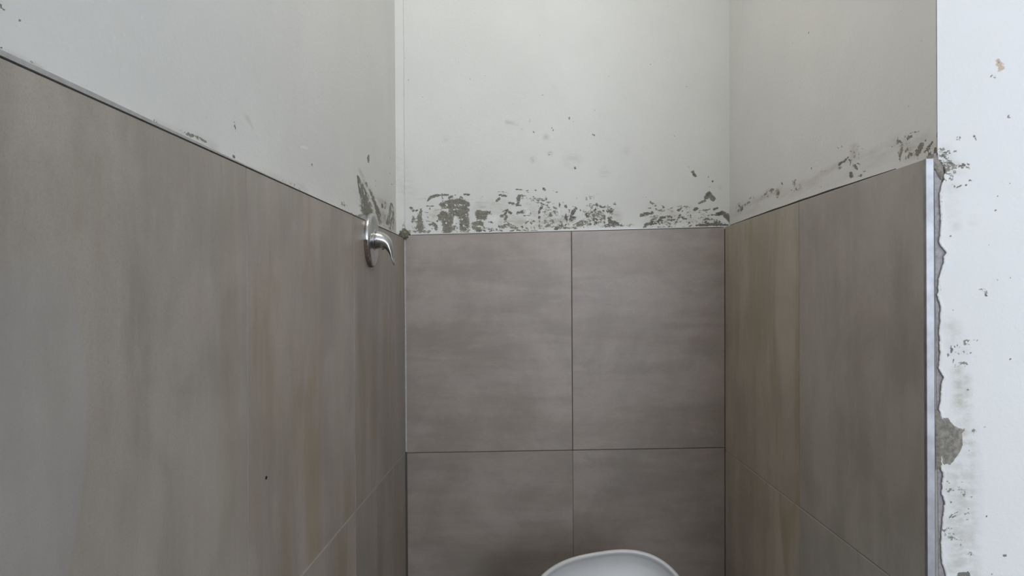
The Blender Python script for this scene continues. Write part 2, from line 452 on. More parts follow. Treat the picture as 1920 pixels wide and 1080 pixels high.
 ('c',0.67,1.0,[(2,1665,1),(3,1663,2.0),(5,1662,1)]),
 ('d',0.88,1.0,[(96,1642,1.5),(95,1640,3.0),(94,1638,1.5)]),
 ('d',0.61,1.0,[(114,1666,1.5),(115,1664,2.5),(116,1663,1.5)]),
 ('c',0.74,1.0,[(24,1663,1.5),(26,1657,2.5),(28,1651,1.5)]),
 ('d',0.91,1.0,[(96,1649,1.5),(95,1647,2.5),(94,1644,1.5)]),
 ('c',0.76,1.0,[(-3,1679,2.0),(-1,1676,3.5),(2,1673,2.0)]),
 ('d',0.94,1.0,[(97,1674,2.5),(98,1668,4.0),(99,1662,2.5)]),
 ('c',0.77,1.0,[(3,1683,1.5),(0,1680,2.5),(-2,1677,1.5)]),
 ('c',0.76,1.0,[(1,1658,2.0),(2,1655,3.5),(3,1652,2.0)]),
 ('c',0.8,1.0,[(117,1651,1.5),(120,1647,2.5),(123,1643,1.5)]),
 ('d',0.9,1.0,[(78,1660,1),(82,1659,2.0),(87,1657,1)]),
 ('c',0.71,1.0,[(63,1699,2.0),(67,1695,3.5),(71,1691,2.0)]),
 ('c',0.61,1.0,[(14,1678,1),(16,1676,1.5),(18,1675,1)]),
 ('c',0.63,1.0,[(115,1683,1.5),(117,1678,3.0),(118,1673,1.5)]),
 ('c',0.64,1.0,[(-129,1641,1),(-126,1638,2.0),(-124,1634,1)]),
 ('c',0.85,1.0,[(-83,1674,2.0),(-78,1676,3.5),(-72,1677,2.0)]),
 ('c',0.64,1.0,[(-5,1696,1),(0,1693,2.0),(5,1689,1)]),
 ('c',0.9,1.0,[(-89,1673,1),(-84,1672,2.0),(-79,1671,1)]),
 ('d',0.88,1.0,[(-72,1680,2.0),(-69,1682,3.5),(-66,1683,2.0)]),
 ('c',0.91,1.0,[(-19,1675,1),(-12,1675,2.0),(-4,1675,1)]),
 ('d',0.73,1.0,[(-89,1645,1),(-87,1646,2.0),(-84,1647,1)]),
 ('d',0.78,1.0,[(-24,1646,2.0),(-23,1645,3.0),(-21,1643,2.0)]),
 ('c',0.8,1.0,[(-70,1690,2.0),(-63,1686,3.5),(-57,1683,2.0)]),
 ('c',0.78,1.0,[(-133,1656,1.5),(-131,1653,2.5),(-130,1651,1.5)]),
 ('d',0.73,1.0,[(-89,1658,1.5),(-85,1658,2.5),(-82,1658,1.5)]),
 ('c',0.88,1.0,[(-14,1653,1.5),(-9,1657,2.0),(-4,1661,1.5)]),
 ('c',0.7,1.0,[(-47,1640,2.0),(-43,1641,3.5),(-38,1643,2.0)]),
 ('c',0.91,1.0,[(-140,1654,1),(-134,1649,2.0),(-128,1645,1)]),
 ('c',0.64,1.0,[(-46,1646,1.5),(-44,1647,2.5),(-42,1648,1.5)]),
 ('d',0.7,1.0,[(-16,1635,1.5),(-14,1633,2.0),(-12,1631,1.5)]),
 ('c',0.87,1.0,[(-122,1674,1),(-119,1670,2.0),(-115,1667,1)]),
 ('c',0.6,1.0,[(-39,1680,1),(-37,1679,2.0),(-35,1678,1)]),
 ('c',0.82,1.0,[(-117,1677,2.0),(-112,1678,3.5),(-107,1680,2.0)]),
 ('c',0.75,1.0,[(-132,1667,1.5),(-127,1666,3.0),(-122,1666,1.5)]),
 ('c',0.83,1.0,[(-80,1677,1.5),(-75,1678,2.0),(-70,1678,1.5)]),
 ('c',0.86,1.0,[(-65,1660,1),(-61,1656,1.5),(-57,1651,1)]),
 ('c',0.62,1.0,[(-146,1638,1.5),(-145,1634,2.5),(-143,1630,1.5)]),
 ('c',0.76,1.0,[(-135,1640,1),(-130,1636,1.5),(-125,1632,1)]),
 ('c',0.78,1.0,[(-88,1653,1),(-87,1647,2.0),(-86,1641,1)]),
 ('c',0.86,1.0,[(-116,1659,1),(-109,1658,2.0),(-103,1656,1)]),
 ('c',0.68,1.0,[(-14,1643,1.5),(-10,1640,3.0),(-6,1637,1.5)]),
 ('c',0.88,1.0,[(-81,1675,1),(-77,1673,2.0),(-72,1671,1)]),
 ('c',0.73,1.0,[(-89,1646,1.5),(-83,1644,2.5),(-76,1642,1.5)]),
 ('c',0.75,1.0,[(-56,1632,2.0),(-51,1633,3.0),(-45,1635,2.0)]),
 ('c',0.84,1.0,[(-244,1726,1.5),(-242,1725,2.5),(-241,1723,1.5)]),
 ('d',0.78,1.0,[(-233,1653,1),(-231,1652,2.0),(-230,1651,1)]),
 ('d',0.82,1.0,[(-207,1688,1),(-203,1684,1.5),(-198,1681,1)]),
 ('d',0.87,1.0,[(-247,1723,1.5),(-243,1723,2.5),(-238,1722,1.5)]),
 ('d',0.67,1.0,[(-237,1655,2.0),(-234,1654,3.0),(-231,1652,2.0)]),
 ('c',0.84,1.0,[(-245,1701,1),(-243,1698,2.0),(-242,1695,1)]),
 ('c',0.83,1.0,[(-201,1699,1),(-197,1697,1.5),(-193,1696,1)]),
 ('d',0.65,1.0,[(-181,1707,1.5),(-180,1706,2.0),(-178,1704,1.5)]),
 ('d',0.63,1.0,[(-254,1735,1),(-251,1732,2.0),(-249,1729,1)]),
 ('d',0.8,1.0,[(-283,1662,1),(-278,1661,1.5),(-273,1660,1)]),
 ('c',0.83,1.0,[(-280,1652,2.0),(-276,1653,3.0),(-272,1653,2.0)]),
 ('c',0.75,1.0,[(-243,1705,1.5),(-239,1701,2.5),(-236,1696,1.5)]),
 ('c',0.86,1.0,[(-193,1729,2.0),(-189,1727,3.0),(-185,1724,2.0)]),
 ('d',0.61,1.0,[(-194,1653,2.0),(-189,1650,3.0),(-184,1648,2.0)]),
 ('c',0.9,1.0,[(-244,1739,1),(-243,1733,1.5),(-243,1728,1)]),
 ('c',0.68,1.0,[(-242,1720,1),(-242,1718,2.0),(-241,1715,1)]),
 ('c',0.83,1.0,[(-181,1688,2.0),(-179,1687,3.0),(-177,1685,2.0)]),
 ('c',0.66,1.0,[(-291,1687,1),(-286,1686,2.0),(-281,1686,1)]),
 ('k',0.88,1.0,[(-231,1699,1),(-230,1698,1.5),(-230,1697,1)]),
 ('k',0.97,1.0,[(-175,1640,1.5),(-173,1639,2.5),(-171,1638,1.5)]),
 ('k',0.88,1.0,[(-207,1686,1),(-208,1684,1),(-209,1681,1)]),
 ('k',0.96,1.0,[(-232,1708,1.5),(-230,1706,2.5),(-229,1704,1.5)]),
 ('k',0.94,1.0,[(-243,1643,1),(-244,1640,1.5),(-245,1638,1)]),
 ('k',0.98,1.0,[(-199,1705,1),(-198,1704,1.5),(-197,1703,1)]),
 ('k',0.8,1.0,[(-182,1708,1),(-181,1706,1),(-180,1704,1)]),
 ('k',0.92,1.0,[(-183,1648,1),(-180,1646,1),(-178,1645,1)]),
 ('k',0.8,1.0,[(-206,1645,1),(-205,1643,1.5),(-204,1641,1)]),
 ('k',0.84,1.0,[(-234,1703,1),(-233,1701,2.0),(-232,1699,1)]),
 ('k',0.91,1.0,[(-203,1675,1),(-203,1673,1.5),(-204,1672,1)]),
 ('k',0.82,1.0,[(-165,1662,1),(-166,1661,1),(-166,1660,1)]),
 ('k',0.94,1.0,[(-215,1681,1),(-216,1679,1),(-217,1677,1)]),
 ('k',0.98,1.0,[(-210,1694,1),(-209,1693,2.0),(-208,1692,1)]),
 ('k',0.85,1.0,[(-235,1668,1),(-236,1665,2.0),(-237,1663,1)]),
 ('k',0.94,1.0,[(-233,1658,1.5),(-232,1656,2.5),(-231,1655,1.5)]),
 ('k',0.84,1.0,[(-221,1649,1),(-221,1648,2.0),(-221,1647,1)]),
 ('k',0.81,1.0,[(-216,1650,1),(-215,1648,1),(-215,1645,1)]),
 ('k',0.93,1.0,[(-167,1683,1.5),(-166,1681,2.0),(-166,1678,1.5)]),
 ('k',0.92,1.0,[(-186,1650,1),(-185,1649,1.5),(-184,1647,1)]),
 ('k',0.85,1.0,[(-189,1667,1.5),(-188,1666,2.5),(-187,1665,1.5)]),
 ('k',0.9,1.0,[(-232,1693,1),(-233,1692,2.0),(-234,1690,1)]),
 ('k',0.87,1.0,[(-184,1650,1.5),(-183,1648,2.0),(-182,1646,1.5)]),
 ('k',0.91,1.0,[(-208,1707,1.5),(-207,1705,2.5),(-206,1703,1.5)]),
 ('k',0.87,1.0,[(-247,1664,1),(-247,1663,1.5),(-246,1661,1)]),
 ('k',0.85,1.0,[(-172,1688,1),(-171,1687,1),(-170,1685,1)]),
 ('d',0.75,1.0,[(-286,1667,1.5),(-286,1664,2.5),(-286,1661,1.5)]),
 ('d',0.81,1.0,[(-326,1648,1),(-324,1644,1.5),(-323,1641,1)]),
 ('c',0.68,1.0,[(-319,1668,1.5),(-319,1664,3.0),(-319,1660,1.5)]),
 ('c',0.64,1.0,[(-278,1653,1.5),(-277,1650,2.5),(-276,1648,1.5)]),
 ('c',0.78,1.0,[(-325,1678,1),(-325,1674,1.5),(-324,1670,1)]),
 ('d',0.81,1.0,[(-256,1664,1.5),(-256,1662,2.5),(-256,1660,1.5)]),
 ('c',0.67,1.0,[(-289,1641,1),(-286,1638,2.0),(-283,1636,1)]),
 ('c',0.66,1.0,[(-283,1674,1.5),(-282,1672,2.5),(-281,1670,1.5)]),
 ('c',0.85,1.0,[(-251,1671,1.5),(-251,1668,3.0),(-252,1666,1.5)]),
 ('c',0.66,1.0,[(-274,1643,1.5),(-272,1641,2.0),(-270,1639,1.5)]),
 ('d',0.61,1.0,[(-328,1647,1),(-327,1647,1.5),(-325,1647,1)]),
 ('c',0.65,1.0,[(-310,1682,1.5),(-308,1680,2.5),(-306,1677,1.5)]),
 ('c',0.73,1.0,[(-263,1656,1),(-261,1653,1.5),(-258,1651,1)]),
 ('c',0.67,1.0,[(-266,1676,1),(-268,1673,1.5),(-270,1670,1)]),
 ('c',0.75,1.0,[(-20,1730,1),(-15,1730,1.5),(-11,1730,1)]),
 ('d',0.63,1.0,[(-76,1739,1),(-71,1737,2.0),(-67,1735,1)]),
 ('c',0.75,1.0,[(-22,1733,1.5),(-21,1731,2.0),(-20,1730,1.5)]),
 ('d',0.85,1.0,[(-68,1741,1),(-65,1739,1),(-61,1736,1)]),
 ('c',0.76,1.0,[(-80,1742,1),(-76,1741,1),(-71,1741,1)]),
 ('c',0.64,1.0,[(6,1727,1.5),(7,1727,2.0),(9,1727,1.5)]),
 ('c',0.75,1.0,[(-38,1724,1),(-34,1725,1.5),(-30,1727,1)]),
 ('d',0.8,1.0,[(-12,1745,1),(-9,1743,2.0),(-7,1741,1)]),
 ('c',0.65,1.0,[(-10,1738,1),(-7,1739,1.5),(-3,1740,1)]),
 ('d',0.64,1.0,[(10,1745,1.5),(14,1745,2.0),(17,1744,1.5)]),
 ('d',0.73,1.0,[(-140,1633,1.5),(-135,1636,2.5),(-130,1639,1.5)]),
 ('d',0.71,1.0,[(-101,1637,1.5),(-93,1635,2.0),(-85,1633,1.5)]),
 ('d',0.72,1.0,[(-38,1637,1.5),(-29,1634,2.5),(-20,1631,1.5)]),
 ('d',0.72,1.0,[(70,1632,1),(74,1636,1.5),(78,1640,1)]),
 ('d',0.74,1.0,[(-36,1637,1),(-33,1636,2.0),(-29,1635,1)]),
 ('d',0.72,1.0,[(-22,1638,1),(-21,1634,1.5),(-20,1630,1)]),
 ('d',0.77,1.0,[(2,1644,1.5),(5,1635,2.0),(8,1627,1.5)]),
 ('d',0.79,1.0,[(-114,1630,1),(-109,1634,1.5),(-103,1638,1)]),
 ('d',0.88,1.0,[(-59,1632,1.5),(-52,1633,2.0),(-45,1634,1.5)]),
 ('d',0.82,1.0,[(-3,1632,1.5),(8,1633,2.5),(19,1634,1.5)]),
 ('d',0.9,1.0,[(-41,1630,1),(-37,1633,1.5),(-33,1637,1)]),
 ('d',0.82,1.0,[(64,1638,1),(69,1635,2.0),(75,1631,1)]),
 ('d',0.87,1.0,[(-20,1636,1),(-12,1634,2.0),(-4,1633,1)]),
 ('d',0.83,1.0,[(-48,1638,1),(-45,1636,1.5),(-42,1635,1)]),
 ('c',0.87,1.0,[(203,1670,2.0),(204,1667,3.0),(205,1663,2.0)]),
 ('c',0.9,1.0,[(217,1652,1.5),(217,1650,2.5),(218,1647,1.5)]),
 ('c',0.85,1.0,[(164,1697,1.5),(167,1695,2.5),(169,1694,1.5)]),
 ('c',0.65,1.0,[(212,1701,2.0),(213,1699,3.0),(213,1697,2.0)]),
 ('d',0.82,1.0,[(198,1687,2.0),(200,1686,3.5),(201,1684,2.0)]),
 ('c',0.87,1.0,[(175,1669,2.0),(174,1664,3.5),(173,1660,2.0)]),
 ('d',0.7,1.0,[(174,1660,1.5),(178,1657,2.0),(181,1654,1.5)]),
 ('c',0.78,1.0,[(169,1685,2.0),(169,1683,3.0),(170,1681,2.0)]),
 ('c',0.92,1.0,[(216,1653,1.5),(219,1650,2.0),(222,1647,1.5)]),
 ('d',0.7,1.0,[(165,1652,1.5),(166,1650,2.5),(166,1648,1.5)]),
 ('d',0.91,1.0,[(217,1654,1.5),(217,1651,2.0),(217,1649,1.5)]),
 ('d',0.93,1.0,[(209,1688,1),(211,1684,1.5),(212,1680,1)]),
 ('c',0.73,1.0,[(220,1670,2.0),(221,1668,3.5),(223,1666,2.0)]),
 ('c',0.77,1.0,[(233,1709,1.5),(233,1706,2.0),(234,1703,1.5)]),
 ('c',0.6,1.0,[(156,1673,2.0),(157,1670,3.5),(159,1667,2.0)]),
 ('d',0.94,1.0,[(202,1655,2.0),(202,1654,3.5),(202,1652,2.0)]),
 ('d',0.84,1.0,[(179,1665,1),(182,1662,2.0),(185,1660,1)]),
 ('c',0.68,1.0,[(222,1690,2.0),(224,1690,3.0),(227,1689,2.0)]),
 ('c',0.91,1.0,[(176,1689,1),(177,1688,1.5),(178,1687,1)]),
 ('d',0.9,1.0,[(181,1657,1),(182,1654,1.5),(183,1650,1)]),
 ('c',0.73,1.0,[(227,1706,2.0),(230,1705,3.0),(233,1704,2.0)]),
 ('c',0.82,1.0,[(171,1677,1.5),(173,1672,3.0),(175,1668,1.5)]),
 ('c',0.77,1.0,[(225,1658,1),(226,1657,2.0),(228,1655,1)]),
 ('d',0.95,1.0,[(179,1695,1.5),(179,1691,2.5),(178,1688,1.5)]),
 ('c',0.74,1.0,[(160,1667,2.0),(160,1663,3.5),(160,1659,2.0)]),
 ('c',0.88,1.0,[(232,1656,1),(233,1655,1.5),(233,1653,1)]),
 ('d',0.68,1.0,[(223,1693,1.5),(227,1690,2.5),(231,1688,1.5)]),
 ('c',0.91,1.0,[(176,1655,1.5),(180,1653,2.5),(183,1650,1.5)]),
 ('d',0.69,1.0,[(178,1673,1),(179,1672,2.0),(180,1671,1)]),
 ('c',0.95,1.0,[(182,1707,2.0),(182,1704,3.5),(183,1701,2.0)]),
 ('c',0.9,1.0,[(201,1674,1),(203,1673,2.0),(205,1671,1)]),
 ('c',0.69,1.0,[(216,1698,1),(218,1697,2.0),(219,1696,1)]),
 ('d',0.69,1.0,[(156,1673,1.5),(158,1673,2.5),(159,1673,1.5)]),
 ('d',0.87,1.0,[(176,1651,1.5),(176,1649,2.5),(177,1647,1.5)]),
 ('d',0.85,1.0,[(357,1659,1),(362,1659,2.0),(366,1658,1)]),
 ('d',0.63,1.0,[(393,1672,1.5),(395,1672,2.5),(397,1673,1.5)]),
 ('c',0.65,1.0,[(347,1657,1),(352,1657,1.5),(357,1657,1)]),
 ('c',0.71,1.0,[(355,1685,1),(358,1687,1.5),(361,1689,1)]),
 ('d',0.75,1.0,[(376,1647,1),(381,1645,1.5),(386,1643,1)]),
 ('d',0.91,1.0,[(402,1686,2.0),(406,1687,3.5),(411,1689,2.0)]),
 ('d',0.82,1.0,[(411,1668,1),(417,1668,1.5),(423,1669,1)]),
 ('c',0.64,1.0,[(430,1647,1.5),(433,1650,2.5),(436,1653,1.5)]),
 ('d',0.8,1.0,[(408,1653,1),(411,1656,2.0),(414,1660,1)]),
 ('d',0.71,1.0,[(362,1666,1),(368,1665,1.5),(374,1664,1)]),
 ('d',0.64,1.0,[(339,1662,2.0),(340,1663,3.5),(342,1665,2.0)]),
 ('c',0.78,1.0,[(327,1647,1),(330,1647,1.5),(333,1647,1)]),
 ('c',0.72,1.0,[(426,1657,1),(428,1655,2.0),(430,1653,1)]),
 ('d',0.74,1.0,[(436,1643,1.5),(439,1645,2.0),(442,1646,1.5)]),
 ('d',0.95,1.0,[(309,1640,1),(313,1644,1.5),(317,1647,1)]),
 ('d',0.81,1.0,[(354,1649,2.0),(358,1653,3.0),(362,1657,2.0)]),
 ('d',0.81,1.0,[(402,1686,1),(405,1687,1.5),(407,1687,1)]),
 ('c',0.63,1.0,[(401,1655,1.5),(404,1657,2.0),(407,1658,1.5)]),
 ('c',0.7,1.0,[(341,1692,1.5),(344,1690,2.5),(347,1688,1.5)]),
 ('d',0.72,1.0,[(356,1658,1),(360,1657,1.5),(363,1655,1)]),
 ('d',0.65,1.0,[(384,1661,1),(388,1661,1.5),(393,1661,1)]),
 ('c',0.76,1.0,[(348,1652,1.5),(353,1653,2.5),(357,1653,1.5)]),
 ('c',0.83,1.0,[(329,1658,2.0),(333,1654,3.5),(337,1651,2.0)]),
 ('d',0.81,1.0,[(322,1694,1.5),(326,1693,2.5),(330,1693,1.5)]),
 ('d',0.88,1.0,[(359,1651,1.5),(361,1652,2.0),(363,1653,1.5)]),
 ('d',0.74,1.0,[(440,1664,2.0),(439,1668,3.0),(439,1673,2.0)]),
 ('d',0.77,1.0,[(407,1690,1),(412,1692,2.0),(417,1694,1)]),
 ('c',0.64,1.0,[(429,1671,1),(432,1673,2.0),(435,1675,1)]),
 ('c',0.69,1.0,[(383,1692,1),(386,1693,2.0),(389,1694,1)]),
 ('d',0.65,1.0,[(360,1692,1.5),(364,1694,2.5),(367,1696,1.5)]),
 ('d',0.94,1.0,[(432,1654,1.5),(434,1653,2.5),(437,1651,1.5)]),
 ('d',0.73,1.0,[(359,1699,1.5),(364,1697,3.0),(369,1694,1.5)]),
 ('c',0.72,1.0,[(473,1660,1.5),(479,1662,2.5),(485,1663,1.5)]),
 ('d',0.7,1.0,[(476,1685,1.5),(480,1682,2.5),(483,1680,1.5)]),
 ('c',0.72,1.0,[(495,1664,1.5),(497,1660,2.0),(499,1656,1.5)]),
 ('d',0.84,1.0,[(477,1654,1),(480,1655,2.0),(482,1657,1)]),
 ('c',0.76,1.0,[(484,1660,1.5),(487,1660,2.0),(491,1660,1.5)]),
 ('d',0.61,1.0,[(500,1674,1),(503,1673,1.5),(505,1672,1)]),
 ('c',0.6,1.0,[(480,1642,1),(485,1644,2.0),(490,1646,1)]),
 ('d',0.85,1.0,[(503,1644,1.5),(507,1644,2.5),(510,1643,1.5)]),
 ('d',0.62,1.0,[(469,1655,1.5),(471,1654,2.5),(473,1653,1.5)]),
 ('d',0.79,1.0,[(458,1682,1.5),(461,1681,2.5),(464,1680,1.5)]),
 ('d',0.7,1.0,[(483,1689,1),(487,1689,1.5),(490,1689,1)]),
 ('c',0.9,1.0,[(476,1652,1.5),(481,1651,2.5),(487,1651,1.5)]),
 ('c',0.77,1.0,[(494,1675,1.5),(497,1673,2.5),(500,1672,1.5)]),
 ('c',0.65,1.0,[(449,1657,1.5),(452,1656,2.5),(456,1654,1.5)]),
 ('k',0.93,1.0,[(113,1646,1),(115,1645,1.5),(117,1644,1)]),
 ('k',0.97,1.0,[(204,1652,1),(204,1651,1.5),(205,1650,1)]),
 ('k',0.95,1.0,[(156,1645,1),(158,1645,1),(161,1645,1)]),
 ('k',0.99,1.0,[(216,1650,1),(219,1650,1.5),(221,1651,1)]),
 ('k',0.91,1.0,[(230,1649,1),(231,1649,1.5),(233,1650,1)]),
 ('k',0.98,1.0,[(204,1649,1),(206,1650,1),(207,1651,1)]),
 ('k',0.94,1.0,[(191,1648,1),(193,1648,1.5),(195,1647,1)]),
 ('k',0.92,1.0,[(182,1645,1),(184,1647,1.5),(186,1649,1)]),
 ('k',0.92,1.0,[(139,1644,1),(140,1645,1.5),(140,1645,1)]),
 ('k',0.99,1.0,[(132,1643,1),(133,1643,1),(134,1643,1)]),
 ('k',0.9,1.0,[(165,1647,1),(166,1647,1.5),(167,1647,1)]),
 ('k',0.94,1.0,[(198,1647,1),(199,1646,1.5),(201,1644,1)]),
 ('k',0.91,1.0,[(236,1648,1),(237,1648,2.0),(238,1648,1)]),
 ('k',0.94,1.0,[(206,1646,1),(209,1646,2.0),(211,1645,1)]),
 ('k',0.94,1.0,[(232,1644,1),(234,1644,1),(236,1645,1)]),
 ('k',0.93,1.0,[(126,1645,1),(127,1643,1.5),(129,1641,1)]),
 ('k',0.96,1.0,[(113,1652,1),(114,1652,1.5),(115,1652,1)]),
 ('k',0.93,1.0,[(178,1643,1),(178,1644,1.5),(179,1646,1)]),
 ('k',0.97,1.0,[(414,1646,1),(416,1646,1.5),(418,1647,1)]),
 ('k',0.91,1.0,[(520,1651,1),(522,1652,1.5),(524,1654,1)]),
 ('k',0.92,1.0,[(440,1652,1),(442,1651,1),(443,1650,1)]),
 ('k',0.91,1.0,[(403,1657,1),(404,1657,2.0),(405,1658,1)]),
 ('k',0.94,1.0,[(412,1665,1),(414,1662,2.0),(415,1659,1)]),
 ('k',0.99,1.0,[(466,1661,1),(468,1663,1.5),(470,1665,1)]),
 ('k',0.91,1.0,[(348,1663,1),(349,1663,2.0),(350,1662,1)]),
 ('k',0.99,1.0,[(388,1659,1),(390,1658,2.0),(392,1656,1)]),
 ('k',0.99,1.0,[(519,1663,1),(521,1664,1.5),(523,1666,1)]),
 ('k',0.93,1.0,[(343,1654,1),(346,1653,1),(349,1653,1)]),
 ('k',0.9,1.0,[(389,1641,1),(390,1642,1.5),(392,1642,1)]),
 ('k',0.94,1.0,[(339,1647,1),(342,1647,2.0),(346,1646,1)]),
 ('k',0.95,1.0,[(373,1657,1),(374,1656,1.5),(375,1656,1)]),
 ('k',0.91,1.0,[(398,1649,1),(401,1650,1.5),(404,1650,1)]),
 ('k',0.96,1.0,[(379,1654,1),(381,1654,1.5),(382,1654,1)]),
 ('k',0.93,1.0,[(446,1651,1),(447,1651,1.5),(447,1652,1)]),
 ('k',0.94,1.0,[(394,1647,1),(396,1648,1),(398,1649,1)]),
 ('k',0.99,1.0,[(337,1652,1),(338,1653,1.5),(339,1653,1)]),
 ('c',0.71,1.0,[(160,1678,1.5),(158,1673,2.0),(155,1668,1.5)]),
 ('c',0.62,1.0,[(116,1668,1.5),(114,1663,2.5),(111,1658,1.5)]),
 ('d',0.89,1.0,[(97,1646,1),(98,1644,2.0),(99,1642,1)]),
 ('d',0.88,1.0,[(154,1682,1),(154,1676,2.0),(154,1670,1)]),
 ('d',0.71,1.0,[(105,1691,2.0),(108,1687,3.5),(111,1683,2.0)]),
 ('c',0.82,1.0,[(139,1647,2.0),(141,1646,3.0),(143,1645,2.0)]),
 ('d',0.83,1.0,[(137,1690,1.5),(138,1687,2.5),(140,1684,1.5)]),
 ('c',0.88,1.0,[(130,1647,1),(129,1645,2.0),(128,1642,1)]),
 ('c',0.69,1.0,[(155,1651,1.5),(157,1645,2.5),(158,1639,1.5)]),
 ('d',0.74,1.0,[(143,1647,1.5),(145,1643,2.5),(147,1640,1.5)]),
 ('c',0.68,1.0,[(108,1650,1.5),(108,1645,2.5),(108,1640,1.5)]),
 ('c',0.67,1.0,[(98,1679,2.0),(99,1673,3.5),(100,1668,2.0)])],
'left':[('c',0.9,0.2,[(1646,1712,2.0),(1676,1698,6.5),(1707,1683,10.0),(1732,1661,14.0),(1745,1643,17.0)]),
 ('d',0.8,0.21,[(1640,1711,1.5),(1651,1692,1.5),(1669,1673,1.5)]),
 ('c',0.7,0.19,[(1727,1708,4.0),(1780,1693,4.5),(1811,1686,4.0)]),
 ('w',0.7,0.19,[(1664,1728,3.0),(1727,1705,6.5),(1808,1691,8.5)]),
 ('c',0.8,0.18,[(1811,1681,5.0),(1866,1657,7.0),(1884,1634,6.0)]),
 ('d',0.85,0.18,[(1914,1684,2.0),(1917,1677,2.0)]),
 ('c',0.6,0.18,[(1955,1695,2.0),(1954,1676,2.0)]),
 ('c',0.75,0.17,[(2048,1700,3.5),(2018,1673,3.0),(1982,1641,3.0)]),
 ('c',0.6,0.17,[(2060,1698,3.0),(2077,1636,3.0)]),
 ('c',0.6,0.17,[(2032,1658,10.0),(2031,1635,10.0)]),
 ('w',0.6,0.18,[(1914,1686,18.5),(1928,1639,21.5)]),
 ('w',0.5,0.17,[(2069,1679,13.5),(2086,1640,13.5)]),
 ('c',0.45,0.18,[(1946,1665,5.0),(1936,1639,5.0)]),
 ('c',0.9,0.2,[(1758,1778,1),(1752,1768,2.5),(1752,1760,1.5)]),
 ('c',0.8,0.19,[(1834,1730,1.5)]),
 ('c',0.8,0.19,[(1842,1718,1.5)]),
 ('c',0.7,0.17,[(2029,1779,1.5)]),
 ('c',0.7,0.17,[(2051,1754,1.5)]),
 ('c',0.6,0.17,[(2045,1719,2.0)]),
 ('d',0.7,0.16,[(2126,1866,1.5)]),
 ('c',0.6,0.17,[(2037,1821,2.0)]),
 ('c',0.5,0.22,[(1508,1637,7.5),(1539,1636,3.5)]),
 ('c',0.5,0.21,[(1559,1623,3.5),(1650,1624,3.0)]),
 ('d',0.8,0.65,[(528,1656,1),(531,1654,1.5),(533,1653,1)]),
 ('c',0.7,0.63,[(548,1653,1),(550,1652,1)]),
 ('c',0.5,0.65,[(534,1652,1)]),
 ('c',0.45,0.63,[(539,1643,2.0),(550,1646,1.5)]),
 ('d',0.75,0.65,[(527,1627,1),(530,1626,1)]),
 ('c',0.55,0.65,[(529,1624,1.5)]),
 ('c',0.6,0.62,[(554,1626,1)]),
 ('c',0.55,0.6,[(562,1625,2.0),(573,1626,2.0)]),
 ('w',0.5,0.6,[(535,1625,2.0),(572,1625,2.5)]),
 ('c',0.6,0.48,[(719,1625,1),(720,1623,1)]),
 ('c',0.5,0.46,[(749,1625,2.0),(760,1626,2.0)]),
 ('c',0.6,0.4,[(811,1628,2.5),(833,1629,2.5),(870,1630,2.0)]),
 ('w',0.4,0.39,[(760,1626,4.5),(889,1627,6.0)]),
 ('d',0.65,0.36,[(953,1673,1),(958,1660,1)]),
 ('d',0.7,0.36,[(954,1633,1)]),
 ('d',0.85,0.36,[(952,1627,1.5)]),
 ('d',0.5,0.29,[(1188,1708,1),(1203,1705,1)]),
 ('d',0.65,0.28,[(1226,1692,1),(1238,1690,1)]),
 ('k',0.9,0.27,[(1231,1693,1.5),(1263,1699,2.5)]),
 ('c',0.55,0.27,[(1297,1676,2.5)]),
 ('w',0.5,0.28,[(997,1622,4.5),(1240,1628,7.0)]),
 ('c',0.45,0.28,[(1150,1626,4.5),(1240,1628,4.0)]),
 ('w',0.3,0.34,[(997,1687,3.0),(1017,1677,1.5)]),
 ('k',0.7,0.57,[(610,1666,1),(610,1665,1)]),
 ('k',0.7,0.48,[(723,1720,1),(724,1717,1)]),
 ('k',0.7,0.48,[(724,1687,1),(725,1682,1)]),
 ('k',0.7,0.51,[(675,1684,1),(675,1681,1)]),
 ('k',0.7,0.37,[(939,1716,1),(940,1715,1)]),
 ('k',0.7,0.52,[(669,1671,1),(669,1666,1)]),
 ('k',0.7,0.58,[(600,1675,1),(601,1666,1)]),
 ('k',0.7,0.53,[(652,1686,1),(653,1683,1)]),
 ('k',0.7,0.5,[(693,1694,1),(693,1690,1)])],
'right':[('d',0.75,0.26,[(1998,1675,4.0)]),
 ('c',0.65,0.27,[(2007,1680,5.5),(1932,1684,4.5)]),
 ('c',0.5,0.26,[(2052,1676,6.0),(1990,1672,5.0)]),
 ('c',0.75,0.31,[(1755,1690,4.0),(1718,1685,4.5),(1710,1675,6.0)]),
 ('c',0.48,0.3,[(1839,1680,7.0),(1768,1684,7.5)]),
 ('c',0.5,0.3,[(1785,1692,8.0)]),
 ('c',0.55,0.33,[(1608,1688,3.0),(1601,1674,3.0)]),
 ('c',0.45,0.34,[(1640,1670,5.0),(1570,1667,4.5)]),
 ('d',0.7,0.35,[(1506,1697,1.5)]),
 ('d',0.7,0.35,[(1512,1725,1)]),
 ('d',0.6,0.35,[(1487,1675,1)]),
 ('d',0.6,0.36,[(1455,1655,1.5)]),
 ('o',0.55,0.37,[(1460,1683,3.5),(1428,1680,2.5)]),
 ('d',0.95,0.39,[(1372,1682,2.5),(1350,1683,2.0),(1334,1687,1.5)]),
 ('c',0.55,0.39,[(1367,1675,5.0)]),
 ('c',0.7,0.4,[(1320,1682,1),(1327,1671,1)]),
 ('c',0.7,0.41,[(1305,1670,1.5),(1297,1661,1.5)]),
 ('o',0.5,0.41,[(1311,1683,4.0),(1288,1678,3.0)]),
 ('c',0.65,0.41,[(1296,1698,1.5),(1287,1698,1.5)]),
 ('c',0.6,0.41,[(1276,1691,2.0),(1274,1682,1.5)]),
